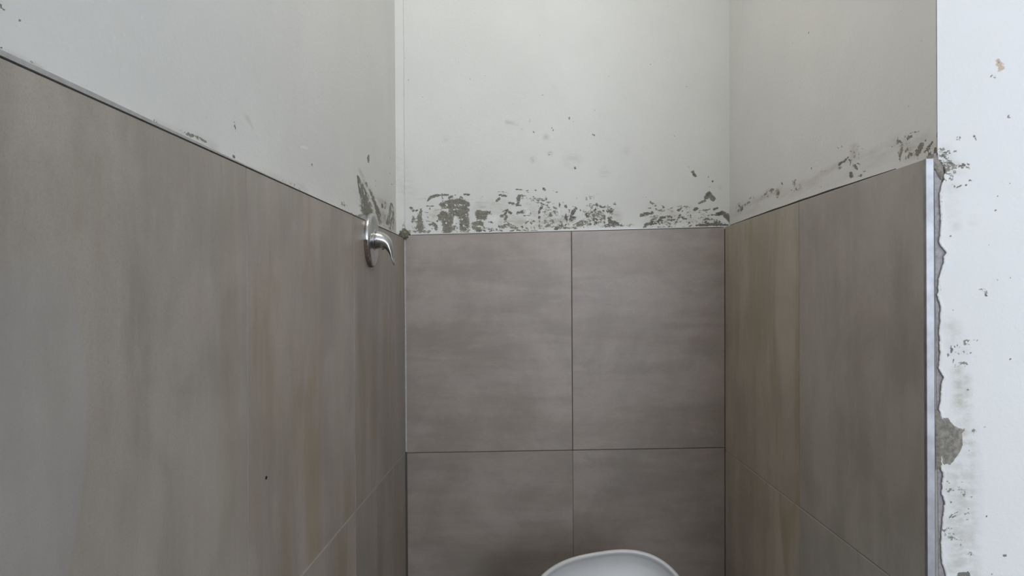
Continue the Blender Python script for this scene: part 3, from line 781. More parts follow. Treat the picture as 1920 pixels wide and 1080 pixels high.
 ('d',0.8,0.4,[(1325,1659,3.0),(1318,1652,3.0)]),
 ('c',0.65,0.41,[(1295,1649,2.5),(1281,1648,2.5)]),
 ('c',0.45,0.4,[(1311,1666,6.5)]),
 ('c',0.75,0.47,[(1148,1648,1.5),(1148,1661,4.0),(1139,1678,4.5),(1125,1683,2.0)]),
 ('c',0.65,0.47,[(1125,1678,3.0),(1125,1667,3.5)]),
 ('w',0.7,0.5,[(1146,1671,10.5),(1112,1654,11.5),(1060,1651,9.5)]),
 ('c',0.85,0.49,[(1095,1649,3.5),(1085,1659,4.0)]),
 ('c',0.5,0.47,[(1112,1657,8.5)]),
 ('c',0.65,0.48,[(1125,1685,1),(1092,1679,1)]),
 ('d',0.7,0.48,[(1093,1680,1)]),
 ('d',0.7,0.5,[(1057,1657,2.0),(1062,1653,1.5)]),
 ('c',0.7,0.49,[(1068,1651,3.5),(1074,1648,2.5)]),
 ('d',0.75,0.5,[(1048,1647,3.0),(1044,1637,3.0)]),
 ('c',0.6,0.5,[(1048,1672,2.0),(1044,1657,2.0)]),
 ('c',0.5,0.45,[(1174,1674,1.5)]),
 ('w',0.6,0.45,[(1161,1684,7.0),(1165,1674,5.0)]),
 ('c',0.5,0.46,[(1157,1677,3.5)]),
 ('w',0.5,0.31,[(2046,1676,12.5),(1710,1679,10.5)]),
 ('w',0.45,0.46,[(1597,1673,7.0),(1359,1680,6.0),(1146,1678,5.0)]),
 ('w',0.35,0.49,[(1937,1669,17.5),(1412,1664,12.5),(1079,1667,9.5)]),
 ('w',0.5,0.4,[(1310,1700,6.0),(1311,1664,8.0)]),
 ('d',0.6,0.35,[(1518,1968,1.5),(1520,1960,1)]),
 ('c',0.5,0.33,[(1610,1976,1.5)]),
 ('c',0.5,0.4,[(1327,1852,1.5)]),
 ('d',0.6,0.49,[(1078,1705,1)]),
 ('c',0.5,0.4,[(1315,1728,1.5)]),
 ('c',0.5,0.49,[(1084,1804,1)]),
 ('c',0.45,0.37,[(1420,1727,2.5)]),
 ('c',0.45,0.36,[(1450,1848,1.5)]),
 ('c',0.89,0.5,[(1065,1657,1),(1064,1655,1),(1063,1654,1)]),
 ('c',0.77,0.47,[(1118,1655,1),(1116,1652,2.0),(1114,1650,1)]),
 ('c',0.64,0.47,[(1116,1673,1),(1118,1672,1.5),(1120,1670,1)]),
 ('d',0.61,0.5,[(1050,1655,1),(1048,1652,1.5),(1045,1650,1)]),
 ('d',0.69,0.48,[(1097,1646,1),(1096,1643,1),(1095,1641,1)]),
 ('c',0.67,0.49,[(1073,1665,1),(1074,1663,1.5),(1075,1661,1)]),
 ('c',0.69,0.48,[(1088,1662,1),(1090,1661,1),(1092,1659,1)]),
 ('c',0.72,0.48,[(1099,1651,1),(1097,1649,1),(1096,1646,1)]),
 ('c',0.63,0.48,[(1098,1658,1),(1099,1657,1),(1100,1655,1)]),
 ('d',0.59,0.5,[(1061,1645,1),(1060,1644,2.0),(1060,1642,1)]),
 ('d',0.73,0.47,[(1112,1683,1),(1114,1682,1.5),(1116,1682,1)]),
 ('c',0.89,0.47,[(1114,1678,1),(1115,1677,2.0),(1116,1676,1)]),
 ('c',0.59,0.5,[(1050,1649,1),(1051,1646,2.0),(1052,1643,1)]),
 ('d',0.78,0.48,[(1101,1655,1),(1100,1654,2.0),(1098,1653,1)]),
 ('d',0.61,0.48,[(1102,1660,1),(1100,1657,2.0),(1098,1654,1)]),
 ('d',0.79,0.47,[(1127,1678,1),(1125,1676,1),(1123,1673,1)]),
 ('c',0.82,0.49,[(1069,1641,1),(1068,1638,1),(1067,1636,1)]),
 ('d',0.87,0.49,[(1066,1644,1),(1065,1642,2.0),(1064,1639,1)]),
 ('c',0.78,0.46,[(1126,1661,1.5),(1129,1660,2.0),(1133,1659,1.5)]),
 ('c',0.79,0.49,[(1065,1651,1),(1066,1649,1),(1067,1647,1)]),
 ('c',0.65,0.46,[(1154,1684,1),(1154,1682,1),(1154,1680,1)]),
 ('c',0.59,0.5,[(1049,1651,1),(1047,1648,2.0),(1046,1644,1)]),
 ('d',0.73,0.47,[(1130,1652,1),(1130,1649,1),(1131,1647,1)]),
 ('c',0.57,0.47,[(1122,1652,1),(1122,1650,1.5),(1122,1648,1)]),
 ('c',0.87,0.46,[(1156,1680,1),(1151,1678,1.5),(1146,1676,1)]),
 ('c',0.79,0.49,[(1065,1641,1),(1065,1640,1.5),(1064,1639,1)]),
 ('d',0.85,0.41,[(1298,1671,1),(1292,1669,1),(1286,1667,1)]),
 ('c',0.61,0.4,[(1325,1696,1),(1319,1694,1),(1313,1692,1)]),
 ('c',0.76,0.42,[(1272,1654,1),(1269,1653,1.5),(1266,1652,1)]),
 ('d',0.82,0.4,[(1330,1683,1),(1328,1682,1.5),(1325,1681,1)]),
 ('d',0.7,0.38,[(1380,1714,1),(1378,1712,1),(1375,1710,1)]),
 ('d',0.56,0.41,[(1287,1688,1),(1289,1686,1),(1291,1684,1)]),
 ('d',0.77,0.41,[(1297,1694,1),(1298,1694,1),(1298,1693,1)]),
 ('d',0.83,0.4,[(1309,1693,1),(1308,1691,1.5),(1308,1690,1)]),
 ('d',0.81,0.4,[(1303,1685,1),(1306,1684,1.5),(1309,1682,1)]),
 ('c',0.66,0.39,[(1361,1712,1),(1360,1711,1),(1360,1710,1)]),
 ('c',0.69,0.4,[(1333,1683,1),(1330,1682,1),(1327,1680,1)]),
 ('d',0.82,0.4,[(1325,1659,1),(1326,1657,1),(1327,1656,1)]),
 ('c',0.63,0.31,[(1720,1670,1.5),(1716,1668,2.5),(1712,1666,1.5)]),
 ('c',0.69,0.28,[(1903,1693,2.0),(1901,1690,3.5),(1899,1688,2.0)]),
 ('c',0.69,0.29,[(1804,1688,2.0),(1803,1686,3.0),(1802,1685,2.0)]),
 ('c',0.53,0.3,[(1725,1696,1.5),(1728,1694,2.5),(1731,1692,1.5)]),
 ('c',0.58,0.32,[(1634,1678,1.5),(1634,1676,2.0),(1634,1673,1.5)]),
 ('c',0.69,0.3,[(1789,1681,1),(1787,1680,2.0),(1785,1679,1)]),
 ('c',0.51,0.34,[(1572,1675,1.5),(1570,1672,2.5),(1568,1668,1.5)]),
 ('c',0.56,0.26,[(2052,1686,1.5),(2050,1683,2.5),(2048,1681,1.5)]),
 ('c',0.73,0.27,[(1922,1695,1.5),(1923,1693,2.5),(1924,1690,1.5)]),
 ('c',0.72,0.31,[(1685,1697,1),(1681,1693,1.5),(1677,1690,1)]),
 ('c',0.65,0.26,[(2029,1689,1.5),(2026,1687,2.5),(2023,1685,1.5)]),
 ('c',0.64,0.33,[(1601,1690,1.5),(1599,1688,2.5),(1598,1687,1.5)]),
 ('c',0.57,0.26,[(2032,1694,2.0),(2032,1693,3.5),(2032,1692,2.0)]),
 ('c',0.67,0.3,[(1788,1687,1.5),(1784,1683,2.5),(1780,1679,1.5)])],
'front':[('c',0.6,1.0,[(566,1657,2.0),(572,1660,4.5),(574,1655,2.5)]),
 ('d',0.6,1.0,[(591,1664,1.5),(594,1658,1.5)]),
 ('c',0.6,1.0,[(549,1644,5.5),(555,1632,9.5)]),
 ('c',0.62,1.0,[(551,1638,8.5),(559,1624,9.5),(565,1621,7.0)]),
 ('c',0.55,1.0,[(567,1625,4.5),(581,1622,3.0)]),
 ('c',0.6,1.0,[(551,1617,8.5),(563,1612,7.0),(562,1606,4.0)]),
 ('d',0.55,1.0,[(551,1642,1.5),(555,1640,1)]),
 ('d',0.55,1.0,[(549,1629,1.5),(563,1626,1.5),(576,1624,1.5)]),
 ('d',0.85,1.0,[(581,1621,1.5)]),
 ('d',0.8,1.0,[(563,1598,1.5),(565,1595,2.0)]),
 ('c',0.7,1.0,[(567,1593,1),(577,1598,1)]),
 ('d',0.8,1.0,[(580,1597,1.5)]),
 ('d',0.6,1.0,[(577,1590,1)]),
 ('d',1,1.0,[(585,1603,1.5),(587,1603,1.5)]),
 ('d',0.6,1.0,[(638,1599,1)]),
 ('d',0.7,1.0,[(622,1582,1)]),
 ('d',0.8,1.0,[(619,1563,1.5)]),
 ('c',0.6,1.0,[(557,1530,1.5),(560,1529,1)]),
 ('d',0.6,1.0,[(610,1517,1)]),
 ('d',0.6,1.0,[(620,1471,1.5)]),
 ('d',0.9,1.0,[(637,1473,1)]),
 ('d',0.8,1.0,[(605,1450,1.5)]),
 ('w',0.4,1.0,[(551,1636,12.5),(567,1623,12.5)]),
 ('w',0.35,1.0,[(563,1593,10.5)]),
 ('y',0.7,1.0,[(544,1471,1.5),(546,1454,1.5)]),
 ('y',0.5,1.0,[(547,1646,1.5),(548,1600,1),(548,1547,1)]),
 ('w',0.3,1.0,[(563,1568,8.5),(566,1543,6.5)]),
 ('w',0.3,1.0,[(591,1549,6.5)]),
 ('c',0.42,1.0,[(595,1462,4.0),(603,1454,4.0)]),
 ('d',0.6,1.0,[(558,1382,1.5),(559,1374,1.5)]),
 ('d',0.8,1.0,[(575,1375,1.5)]),
 ('c',0.6,1.0,[(578,1387,4.0),(590,1389,3.5)]),
 ('c',0.6,1.0,[(569,1357,4.0),(577,1358,4.0)]),
 ('d',0.7,1.0,[(584,1373,1.5)]),
 ('c',0.6,1.0,[(579,1324,2.0)]),
 ('w',0.7,1.0,[(567,1350,7.5),(569,1299,9.0)]),
 ('w',0.5,1.0,[(577,1340,7.0),(577,1288,8.0)]),
 ('w',0.55,1.0,[(573,1268,13.5),(569,1214,20.5),(564,1078,21.0)]),
 ('w',0.5,1.0,[(583,1254,7.0),(582,1078,9.0)]),
 ('g',0.5,1.0,[(562,1336,1),(561,1295,1)]),
 ('d',0.7,1.0,[(580,1254,1.5)]),
 ('d',0.7,1.0,[(580,1244,1.5)]),
 ('d',0.8,1.0,[(602,1157,1.5)]),
 ('d',1,1.0,[(624,1105,1.5),(626,1105,1.5)]),
 ('d',0.8,1.0,[(608,1081,1.5)]),
 ('d',0.9,1.0,[(567,1079,4.0),(576,1080,4.0)]),
 ('d',0.7,1.0,[(636,1365,1.5)]),
 ('c',0.45,1.0,[(560,1425,7.5),(562,1415,5.5)]),
 ('c',0.45,1.0,[(559,1193,7.0),(572,1188,7.0)]),
 ('d',0.6,1.0,[(556,1176,1.5)]),
 ('d',0.6,1.0,[(560,1185,1.5)]),
 ('d',0.6,1.0,[(601,1275,1.5)]),
 ('c',0.45,1.0,[(588,1268,7.0),(597,1269,3.5)]),
 ('c',0.6,1.0,[(573,1271,2.5)]),
 ('w',0.4,1.0,[(558,1411,10.5),(568,1377,10.5)]),
 ('c',0.4,1.0,[(581,1105,5.5),(548,1139,10.0)]),
 ('o',1,1.0,[(625,1761,4.5),(628,1753,5.5)]),
 ('d',0.7,1.0,[(625,1761,1.5)]),
 ('d',0.65,1.0,[(631,1750,1.5)]),
 ('d',0.6,1.0,[(624,1751,1)]),
 ('d',0.55,1.0,[(627,1756,1.5)]),
 ('c',0.5,1.0,[(638,1687,3.0)]),
 ('d',0.6,1.0,[(550,1769,1)]),
 ('c',0.4,1.0,[(618,1740,4.0)]),
 ('c',0.4,1.0,[(580,1824,1),(588,1812,1)]),
 ('c',0.45,1.0,[(573,1662,5.0)]),
 ('d',0.6,1.0,[(554,1716,1)]),
 ('d',0.55,1.0,[(580,1734,1)]),
 ('c',0.69,1.0,[(558,1629,1),(560,1629,1),(562,1629,1)]),
 ('d',0.81,1.0,[(546,1628,1),(547,1627,1),(549,1626,1)]),
 ('c',0.6,1.0,[(559,1627,1),(561,1625,1),(563,1622,1)]),
 ('c',0.78,1.0,[(549,1630,1),(550,1630,1),(551,1630,1)]),
 ('d',0.88,1.0,[(546,1614,1),(548,1615,1),(550,1616,1)]),
 ('c',0.83,1.0,[(559,1606,1),(560,1605,1),(561,1604,1)]),
 ('c',0.79,1.0,[(547,1646,1),(548,1645,1),(549,1644,1)]),
 ('d',0.68,1.0,[(545,1618,1),(546,1617,1),(547,1616,1)]),
 ('d',0.81,1.0,[(550,1639,1),(551,1636,1),(553,1634,1)]),
 ('c',0.89,1.0,[(556,1621,1),(557,1621,1),(559,1622,1)]),
 ('c',0.8,1.0,[(555,1632,1),(556,1632,1),(558,1633,1)]),
 ('c',0.71,1.0,[(551,1628,1),(552,1628,1),(553,1628,1)]),
 ('d',0.61,1.0,[(547,1636,1),(548,1635,1),(550,1633,1)]),
 ('c',0.62,1.0,[(546,1642,1),(547,1642,1),(548,1641,1)]),
 ('c',0.73,1.0,[(566,1642,1),(567,1642,1),(568,1642,1)]),
 ('d',0.63,1.0,[(555,1620,1),(554,1618,1),(553,1616,1)]),
 ('c',0.83,1.0,[(551,1605,1),(553,1604,1),(554,1603,1)]),
 ('d',0.8,1.0,[(547,1604,1),(549,1605,1),(551,1605,1)]),
 ('c',0.64,1.0,[(553,1637,1),(554,1636,1),(555,1636,1)]),
 ('c',0.68,1.0,[(553,1634,1),(554,1633,1),(554,1632,1)]),
 ('c',0.63,1.0,[(555,1618,1),(556,1617,1),(558,1616,1)]),
 ('c',0.65,1.0,[(557,1625,1),(559,1625,1),(561,1624,1)]),
 ('d',0.89,1.0,[(552,1623,1),(553,1623,1),(555,1622,1)]),
 ('c',0.76,1.0,[(551,1620,1),(552,1620,1),(553,1621,1)]),
 ('d',0.85,1.0,[(549,1618,1),(551,1618,1),(554,1617,1)]),
 ('d',0.7,1.0,[(546,1637,1),(547,1637,1),(548,1637,1)]),
 ('c',0.77,1.0,[(547,1618,1),(549,1617,1),(550,1615,1)]),
 ('d',0.87,1.0,[(562,1627,1),(564,1626,1),(565,1626,1)]),
 ('d',0.69,1.0,[(550,1635,1),(551,1635,1),(552,1635,1)]),
 ('c',0.62,1.0,[(556,1609,1),(557,1607,1),(558,1606,1)]),
 ('c',0.78,1.0,[(550,1618,1),(549,1617,1),(549,1615,1)]),
 ('c',0.64,1.0,[(555,1609,1),(556,1609,1),(557,1609,1)]),
 ('c',0.64,1.0,[(557,1637,1),(559,1639,1),(561,1640,1)]),
 ('c',0.7,1.0,[(552,1624,1),(553,1623,1),(553,1622,1)]),
 ('c',0.66,1.0,[(558,1643,1),(559,1641,1),(560,1640,1)]),
 ('d',0.78,1.0,[(548,1638,1),(548,1637,1),(549,1636,1)]),
 ('c',0.72,1.0,[(554,1619,1),(556,1619,1),(558,1619,1)]),
 ('d',0.63,1.0,[(554,1631,1),(555,1630,1),(555,1629,1)]),
 ('c',0.88,1.0,[(552,1616,1),(553,1614,1),(554,1613,1)]),
 ('c',0.7,1.0,[(547,1615,1),(548,1615,1),(550,1614,1)]),
 ('d',0.64,1.0,[(546,1631,1),(547,1629,1),(549,1626,1)]),
 ('c',0.72,1.0,[(554,1621,1),(555,1620,1),(557,1619,1)]),
 ('c',0.64,1.0,[(550,1607,1),(550,1604,1),(550,1602,1)]),
 ('d',0.81,1.0,[(553,1641,1),(555,1641,1),(557,1642,1)]),
 ('c',0.84,1.0,[(552,1628,1),(555,1628,1),(557,1627,1)]),
 ('c',0.79,1.0,[(544,1624,1),(546,1623,1),(548,1622,1)]),
 ('c',0.68,1.0,[(575,1621,1),(576,1620,1),(577,1620,1)]),
 ('d',0.6,1.0,[(575,1626,1),(576,1625,1),(576,1625,1)]),
 ('c',0.81,1.0,[(582,1620,1),(584,1620,1),(585,1620,1)]),
 ('d',0.65,1.0,[(580,1623,1),(581,1622,1),(582,1622,1)]),
 ('c',0.69,1.0,[(564,1620,1),(565,1619,1),(565,1619,1)]),
 ('c',0.74,1.0,[(579,1622,1),(580,1622,1),(581,1622,1)]),
 ('c',0.65,1.0,[(567,1623,1),(568,1623,1),(569,1623,1)]),
 ('d',0.8,1.0,[(571,1621,1),(572,1622,1),(574,1623,1)]),
 ('c',0.78,1.0,[(564,1624,1),(565,1624,1),(565,1623,1)]),
 ('c',0.73,1.0,[(579,1624,1),(580,1623,1),(581,1623,1)]),
 ('d',0.83,1.0,[(578,1625,1),(578,1625,1),(579,1624,1)]),
 ('d',0.63,1.0,[(577,1623,1),(577,1624,1),(578,1625,1)]),
 ('c',0.65,1.0,[(583,1620,1),(583,1619,1),(584,1618,1)]),
 ('d',0.87,1.0,[(583,1625,1),(584,1624,1),(585,1624,1)]),
 ('c',0.61,1.0,[(556,1371,1),(556,1370,1),(557,1369,1)]),
 ('d',0.62,1.0,[(563,1383,1),(563,1382,1),(563,1381,1)]),
 ('d',0.67,1.0,[(561,1365,1),(561,1364,1),(562,1364,1)]),
 ('d',0.77,1.0,[(563,1358,1),(563,1356,1),(563,1355,1)]),
 ('d',0.64,1.0,[(564,1375,1),(564,1374,1),(565,1374,1)]),
 ('c',0.69,1.0,[(561,1363,1),(561,1361,1),(561,1360,1)]),
 ('d',0.62,1.0,[(567,1374,1),(568,1373,1),(568,1371,1)]),
 ('c',0.77,1.0,[(566,1384,1),(566,1383,1),(566,1382,1)]),
 ('c',0.81,1.0,[(567,1373,1),(568,1372,1),(569,1372,1)]),
 ('d',0.63,1.0,[(578,1373,1),(579,1372,1),(580,1371,1)]),
 ('c',0.78,1.0,[(554,1372,1),(554,1371,1),(554,1369,1)]),
 ('d',0.82,1.0,[(563,1359,1),(563,1358,1),(563,1358,1)]),
 ('c',0.61,1.0,[(578,1384,1),(578,1383,1),(577,1382,1)]),
 ('d',0.63,1.0,[(569,1381,1),(569,1380,1),(569,1380,1)]),
 ('c',0.6,1.0,[(562,1192,1),(564,1192,1),(565,1192,1)]),
 ('c',0.64,1.0,[(552,1190,1),(553,1190,1),(554,1190,1)]),
 ('c',0.53,1.0,[(553,1155,1),(555,1157,1),(557,1159,1)]),
 ('c',0.52,1.0,[(576,1153,1),(579,1153,1),(583,1153,1)]),
 ('c',0.53,1.0,[(551,1203,1),(553,1202,1),(554,1201,1)]),
 ('c',0.65,1.0,[(557,1156,1),(560,1157,1),(562,1158,1)]),
 ('c',0.69,1.0,[(550,1193,1),(553,1193,1),(556,1192,1)]),
 ('c',0.68,1.0,[(574,1160,1),(576,1161,1),(579,1161,1)]),
 ('c',0.68,1.0,[(578,1167,1),(580,1166,1),(582,1165,1)]),
 ('c',0.57,1.0,[(579,1183,1),(582,1182,1),(584,1182,1)]),
 ('c',0.53,1.0,[(568,1205,1),(570,1203,1),(572,1201,1)]),
 ('c',0.68,1.0,[(561,1161,1),(563,1162,1),(565,1163,1)])]}
CH = {'c': 'cement', 'd': 'dark', 'o': 'ochre', 'p': 'ochre', 'y': 'ochre', 'w': 'wash', 'g': 'wash', 'k': 'skim'}

def stain(me, u, z, strokes):
    """Writes the wear masks of one plaster face; u, z are the vertices' wall coordinates in metres."""
    val = {n: np.zeros(len(u), np.float32) for n in set(CH.values())}
    for ch, st, asp, pts in strokes:
        P = np.array(pts, np.float64) / 1000.0
        R = P[:, 2].max() * 1.7
        sel = np.where((u > P[:, 0].min() - R / asp) & (u < P[:, 0].max() + R / asp) & (z > P[:, 1].min() - R) & (z < P[:, 1].max() + R))[0]
        if not len(sel):
            continue
        a, b = u[sel] * asp, z[sel]
        best = np.full(len(sel), 9.0)
        if len(P) == 1:
            best = np.hypot(a - P[0, 0] * asp, b - P[0, 1]) / P[0, 2]
        for i in range(len(P) - 1):
            ax, az, ar = P[i, 0] * asp, P[i, 1], P[i, 2]
            bx, bz, br = P[i + 1, 0] * asp, P[i + 1, 1], P[i + 1, 2]
            dx, dz = bx - ax, bz - az
            q = np.clip(((a - ax) * dx + (b - az) * dz) / max(dx * dx + dz * dz, 1e-12), 0, 1)
            best = np.minimum(best, np.hypot(a - ax - q * dx, b - az - q * dz) / (ar + (br - ar) * q))
        soft = 1.5 if ch in 'wg' else 1.1
        m = st * np.clip(1 - (best - (0.15 if ch in 'wg' else 0.42)) / soft, 0, 1)
        if ch in 'cdk' and P[:, 2].max() < 0.0045:
            m = np.where(best < 1.0, np.maximum(m, st), m)
        name = CH[ch]
        val[name][sel] = np.maximum(val[name][sel], m)
    for n, a in val.items():
        at = me.attributes.new(n, 'FLOAT', 'POINT')
        at.data.foreach_set('value', a)

def lines(*segs):
    """Grid lines: (start, stop, step) pieces joined."""
    out = []
    for a, b, s in segs:
        out.extend(np.linspace(a, b, max(1, round((b - a) / s)), endpoint=False))
    out.append(segs[-1][1])
    return np.array(out)

def plaster_face(name, us, zs, to3d, mat, strokes, depth_vec, **kw):
    """A plastered wall face as one fine grid, closed by a plain back a wall's thickness behind it."""
    U, Z = np.meshgrid(us, zs)
    u, z = U.ravel(), Z.ravel()
    nu, nz = len(us), len(zs)
    P = to3d(u, z)
    i = np.arange(nu * nz).reshape(nz, nu)
    F = np.stack([i[:-1, :-1].ravel(), i[:-1, 1:].ravel(), i[1:, 1:].ravel(), i[1:, :-1].ravel()], 1)
    ring = np.concatenate([i[0, :], i[1:, -1], i[-1, -2::-1], i[-2:0:-1, 0]])
    nb = len(P)
    Q = P[ring] + np.array(depth_vec)
    V = np.concatenate([P, Q])
    k = np.arange(len(ring)); k2 = (k + 1) % len(ring)
    S = np.stack([ring[k], nb + k, nb + k2, ring[k2]], 1)
    me = bpy.data.meshes.new(name)
    A = np.concatenate([F, S])
    me.from_pydata(V.tolist(), [], A.tolist() + [list(range(nb + len(ring) - 1, nb - 1, -1))])
    me.materials.append(mat)
    me.update()
    uu = np.concatenate([u, u[ring] * 0 - 99]); zz = np.concatenate([z, z[ring]])
    stain(me, uu, zz, strokes)
    return link(bpy.data.objects.new(name, me), **kw)

# ------------------------------------------------------------------ room shell
st = dict(kind='structure')
bz = 0.15
wall_back = plaster_face('wall_back', lines((XL - 0.06, 0.58, 0.0025)), lines((0, 1.58, 0.4), (1.58, 1.84, 0.002), (1.84, 2.34, 0.004), (2.34, CEIL, 0.3)),
    lambda u, z: np.stack([u, np.full_like(u, YB + PB), z], 1), M_back, STROKES['back'], (0, bz, 0),
    label='back wall of the alcove: white plaster with grey cement smears above two tiles', category='wall', **st)
wall_left = plaster_face('wall_left', lines((-ROOM_Y, 0.36, 0.4), (0.36, 1.45, 0.004), (1.45, YB + PB, 0.0025)), lines((0, 1.58, 0.4), (1.58, 1.84, 0.002), (1.84, 2.34, 0.004), (2.34, CEIL, 0.3)),
    lambda u, z: np.stack([XL - PL + KL * (z - EYE), u, z], 1), M_side, STROKES['left'], (-bz, 0, 0),
    label='long white plastered wall with a chrome lever, tiled below', category='wall', **st)
wall_right = plaster_face('wall_right', lines((YF + 0.004, YB + PB, 0.003)), lines((0, 1.58, 0.4), (1.58, 1.86, 0.002), (1.86, 2.34, 0.005), (2.34, CEIL, 0.3)),
    lambda u, z: np.stack([XR + PR + KR * (z - EYE), np.where((u < YF + 0.0045) & (z > 1.638), YF - 0.0021, u), z], 1), M_side, STROKES['right'], (0.08, 0, 0),
    label='short shaded partition side, grey-white plaster above grey-brown tiles', category='wall', **st)

# front of the partition: adhesive base, and a plaster coat with a ragged edge lying on it
EDGE = [(544.6, 1681), (544.1, 1637), (544.7, 1631), (548.2, 1627), (551.7, 1622), (552.3, 1613), (550.7, 1604), (548.6, 1597), (546.4, 1590), (545.2, 1580), (546.1, 1570), (546.7, 1560), (546.2, 1545), (545.7, 1531), (544.1, 1520), (546.9, 1515), (552.4, 1509), (553.1, 1506), (549.5, 1501), (550.2, 1494), (547.3, 1486), (544.3, 1478), (542.5, 1467), (541.9, 1453), (541.9, 1446), (545.9, 1434), (545.1, 1425), (543.6, 1412), (542.7, 1396), (543.9, 1381), (543.1, 1368), (541.8, 1353), (545.6, 1346), (548.4, 1342), (544.7, 1331), (543.8, 1316), (541.5, 1299), (543.6, 1293), (542.7, 1219), (545.5, 1215), (544.6, 1201), (543.7, 1187), (547.8, 1176), (545.5, 1162), (544.0, 1152), (543.2, 1139), (542.0, 1125), (542.1, 1109), (544.0, 1092), (546.8, 1086), (548.7, 1077), (547.9, 1063)]
PATCH = [(537.0, 1299), (541.3, 1297), (547.0, 1290), (553.0, 1290), (555.4, 1286), (560.3, 1279), (566.4, 1276), (573.1, 1274), (575.1, 1271), (572.3, 1268), (572.9, 1259), (573.5, 1250), (571.0, 1244), (566.6, 1237), (559.7, 1227), (554.9, 1222), (549.6, 1223), (543.8, 1220), (537.0, 1218)]
ez = np.array([p[1] for p in EDGE][::-1]) / 1000.0
ex = np.array([p[0] for p in EDGE][::-1]) / 1000.0
fx1 = ROOM_X
zs = lines((0, 0.98, 0.2), (0.98, 1.70, 0.0013), (1.70, 1.92, 0.004), (1.92, CEIL, 0.3))
rough_edge = np.interp(zs, ez, ex)
rng = np.random.default_rng(5)
w = rng.normal(0, 1, len(zs)); w = np.convolve(w, np.ones(3) / 3, 'same')
rough_edge = np.where((zs > 1.0) & (zs < 1.632), rough_edge + 0.0007 * w, rough_edge)
rough_edge = np.where(zs > 1.640, XR + PR + KR * (zs - EYE), rough_edge)
us = lines((0, 0.012, 0.0008), (0.012, 0.15, 0.0016), (0.15, 0.3, 0.02), (0.3, fx1 - 0.54, 0.3))
def front_pts(u, z):
    e = np.interp(z, zs, rough_edge)
    lip = -0.0012 * np.exp(-((u - 0.0015) / 0.002) ** 2) * (z < 1.632)
    return np.stack([np.minimum(e + u, fx1), YF - 0.0022 + lip, z], 1)
U, Z = np.meshgrid(us, zs)
wall_front = plaster_face('wall_front', us, zs, front_pts, M_front, [], (0, 0.0024, 0),
    label='bright white plastered front of the partition with a ragged chipped edge', category='wall', **st)
me = wall_front.data
for n in set(CH.values()):
    me.attributes.remove(me.attributes[n])
co = np.empty(len(me.vertices) * 3, np.float32); me.vertices.foreach_get('co', co); co = co.reshape(-1, 3)
stain(me, co[:, 0].astype(float), co[:, 2].astype(float), STROKES['front'])
bm = bmesh.new()
box(bm, (XR + PR + 0.006, YF + 0.0005, 0), (fx1, YF + 0.10, CEIL))
hexa(bm, [(XR + 0.0135, YF + 0.0003, 0), (XR + 0.03, YF + 0.0003, 0), (XR + 0.03, YF + 0.0003, 1.64), (XR + 0.0135, YF + 0.0003, 1.64),
          (XR + 0.0135, YF + 0.02, 0), (XR + 0.03, YF + 0.02, 0), (XR + 0.03, YF + 0.02, 1.64), (XR + 0.0135, YF + 0.02, 1.64)])
from_bm('adhesive_bed', bm, M_adhes, parent=wall_front, label='bare grey tile adhesive beside the metal edge')
# trowelled mortar patch
def mound(name, outline, y0, h, mat, parent, label=None, rings=7, seed=3, jitter=0.25):
    r = random.Random(seed)
    pts = []
    for i in range(len(outline)):
        a, b = Vector((*outline[i],)), Vector((*outline[(i + 1) % len(outline)],))
        for t in (0, 0.34, 0.67):
            q = a.lerp(b, t); pts.append((q.x + r.uniform(-1, 1) * 0.0004, q.y + r.uniform(-1, 1) * 0.0004))
    cx = sum(p[0] for p in pts) / len(pts); cz = sum(p[1] for p in pts) / len(pts)
    V, F = [], []
    n = len(pts)
    for k in range(rings):
        f = 1 - k / rings
        hh = h * (1 - f ** 3) ** 0.6
        for p in pts:
            V.append((cx + (p[0] - cx) * f, y0 - hh * (1 + (r.uniform(-jitter, jitter) if k else 0)) - (0 if k else -0.001), cz + (p[1] - cz) * f))
    V.append((cx, y0 - h, cz))
    for k in range(rings - 1):
        for i in range(n):
            j = (i + 1) % n
            F.append((k * n + i, k * n + j, (k + 1) * n + j, (k + 1) * n + i))
    for i in range(n):
        F.append(((rings - 1) * n + i, (rings - 1) * n + (i + 1) % n, len(V) - 1))
    return mesh_obj(name, V, F, mat, True, parent=parent, label=label)
mound('mortar_patch', [(a / 1000, b / 1000) for a, b in PATCH], YF - 0.0018, 0.0022, M_mortar, wall_front, 'grey mortar trowelled over the chipped edge')
mound('mortar_patch', [(0.5355, 1.632), (0.541, 1.636), (0.548, 1.634), (0.5525, 1.624), (0.553, 1.611), (0.5505, 1.602), (0.546, 1.607), (0.541, 1.617), (0.537, 1.621)],
      YF - 0.0005, 0.0020, M_mortar, wall_front, 'small grey mortar smear over the top of the metal edge', seed=8)

# room behind and around the camera
box_obj('floor', (XL - 0.2, -ROOM_Y, -0.1), (ROOM_X, YB + 0.2, 0), M_floor, label='dark tiled floor under the toilet', category='floor', **st)
box_obj('ceiling', (XL - 0.2, -ROOM_Y, CEIL), (ROOM_X, YB + 0.2, CEIL + 0.1), M_ceil, label='white painted ceiling above the alcove', category='ceiling', **st)
box_obj('wall_side', (ROOM_X, -ROOM_Y - 0.12, 0), (ROOM_X + 0.12, YF + 0.1, CEIL), M_ceil, label='white side wall of the room behind the camera', category='wall', **st)
wx0, wx1, wz0, wz1 = (0.05, 1.95, 0.95, 2.5)
bm = bmesh.new()
for a, b in (((XL - 0.2, 0), (wx0, CEIL)), ((wx1, 0), (ROOM_X, CEIL)), ((wx0, 0), (wx1, wz0)), ((wx0, wz1), (wx1, CEIL))):
    if b[0] - a[0] > 0.001 and b[1] - a[1] > 0.001:
        box(bm, (a[0], -ROOM_Y - 0.12, a[1]), (b[0], -ROOM_Y, b[1]))
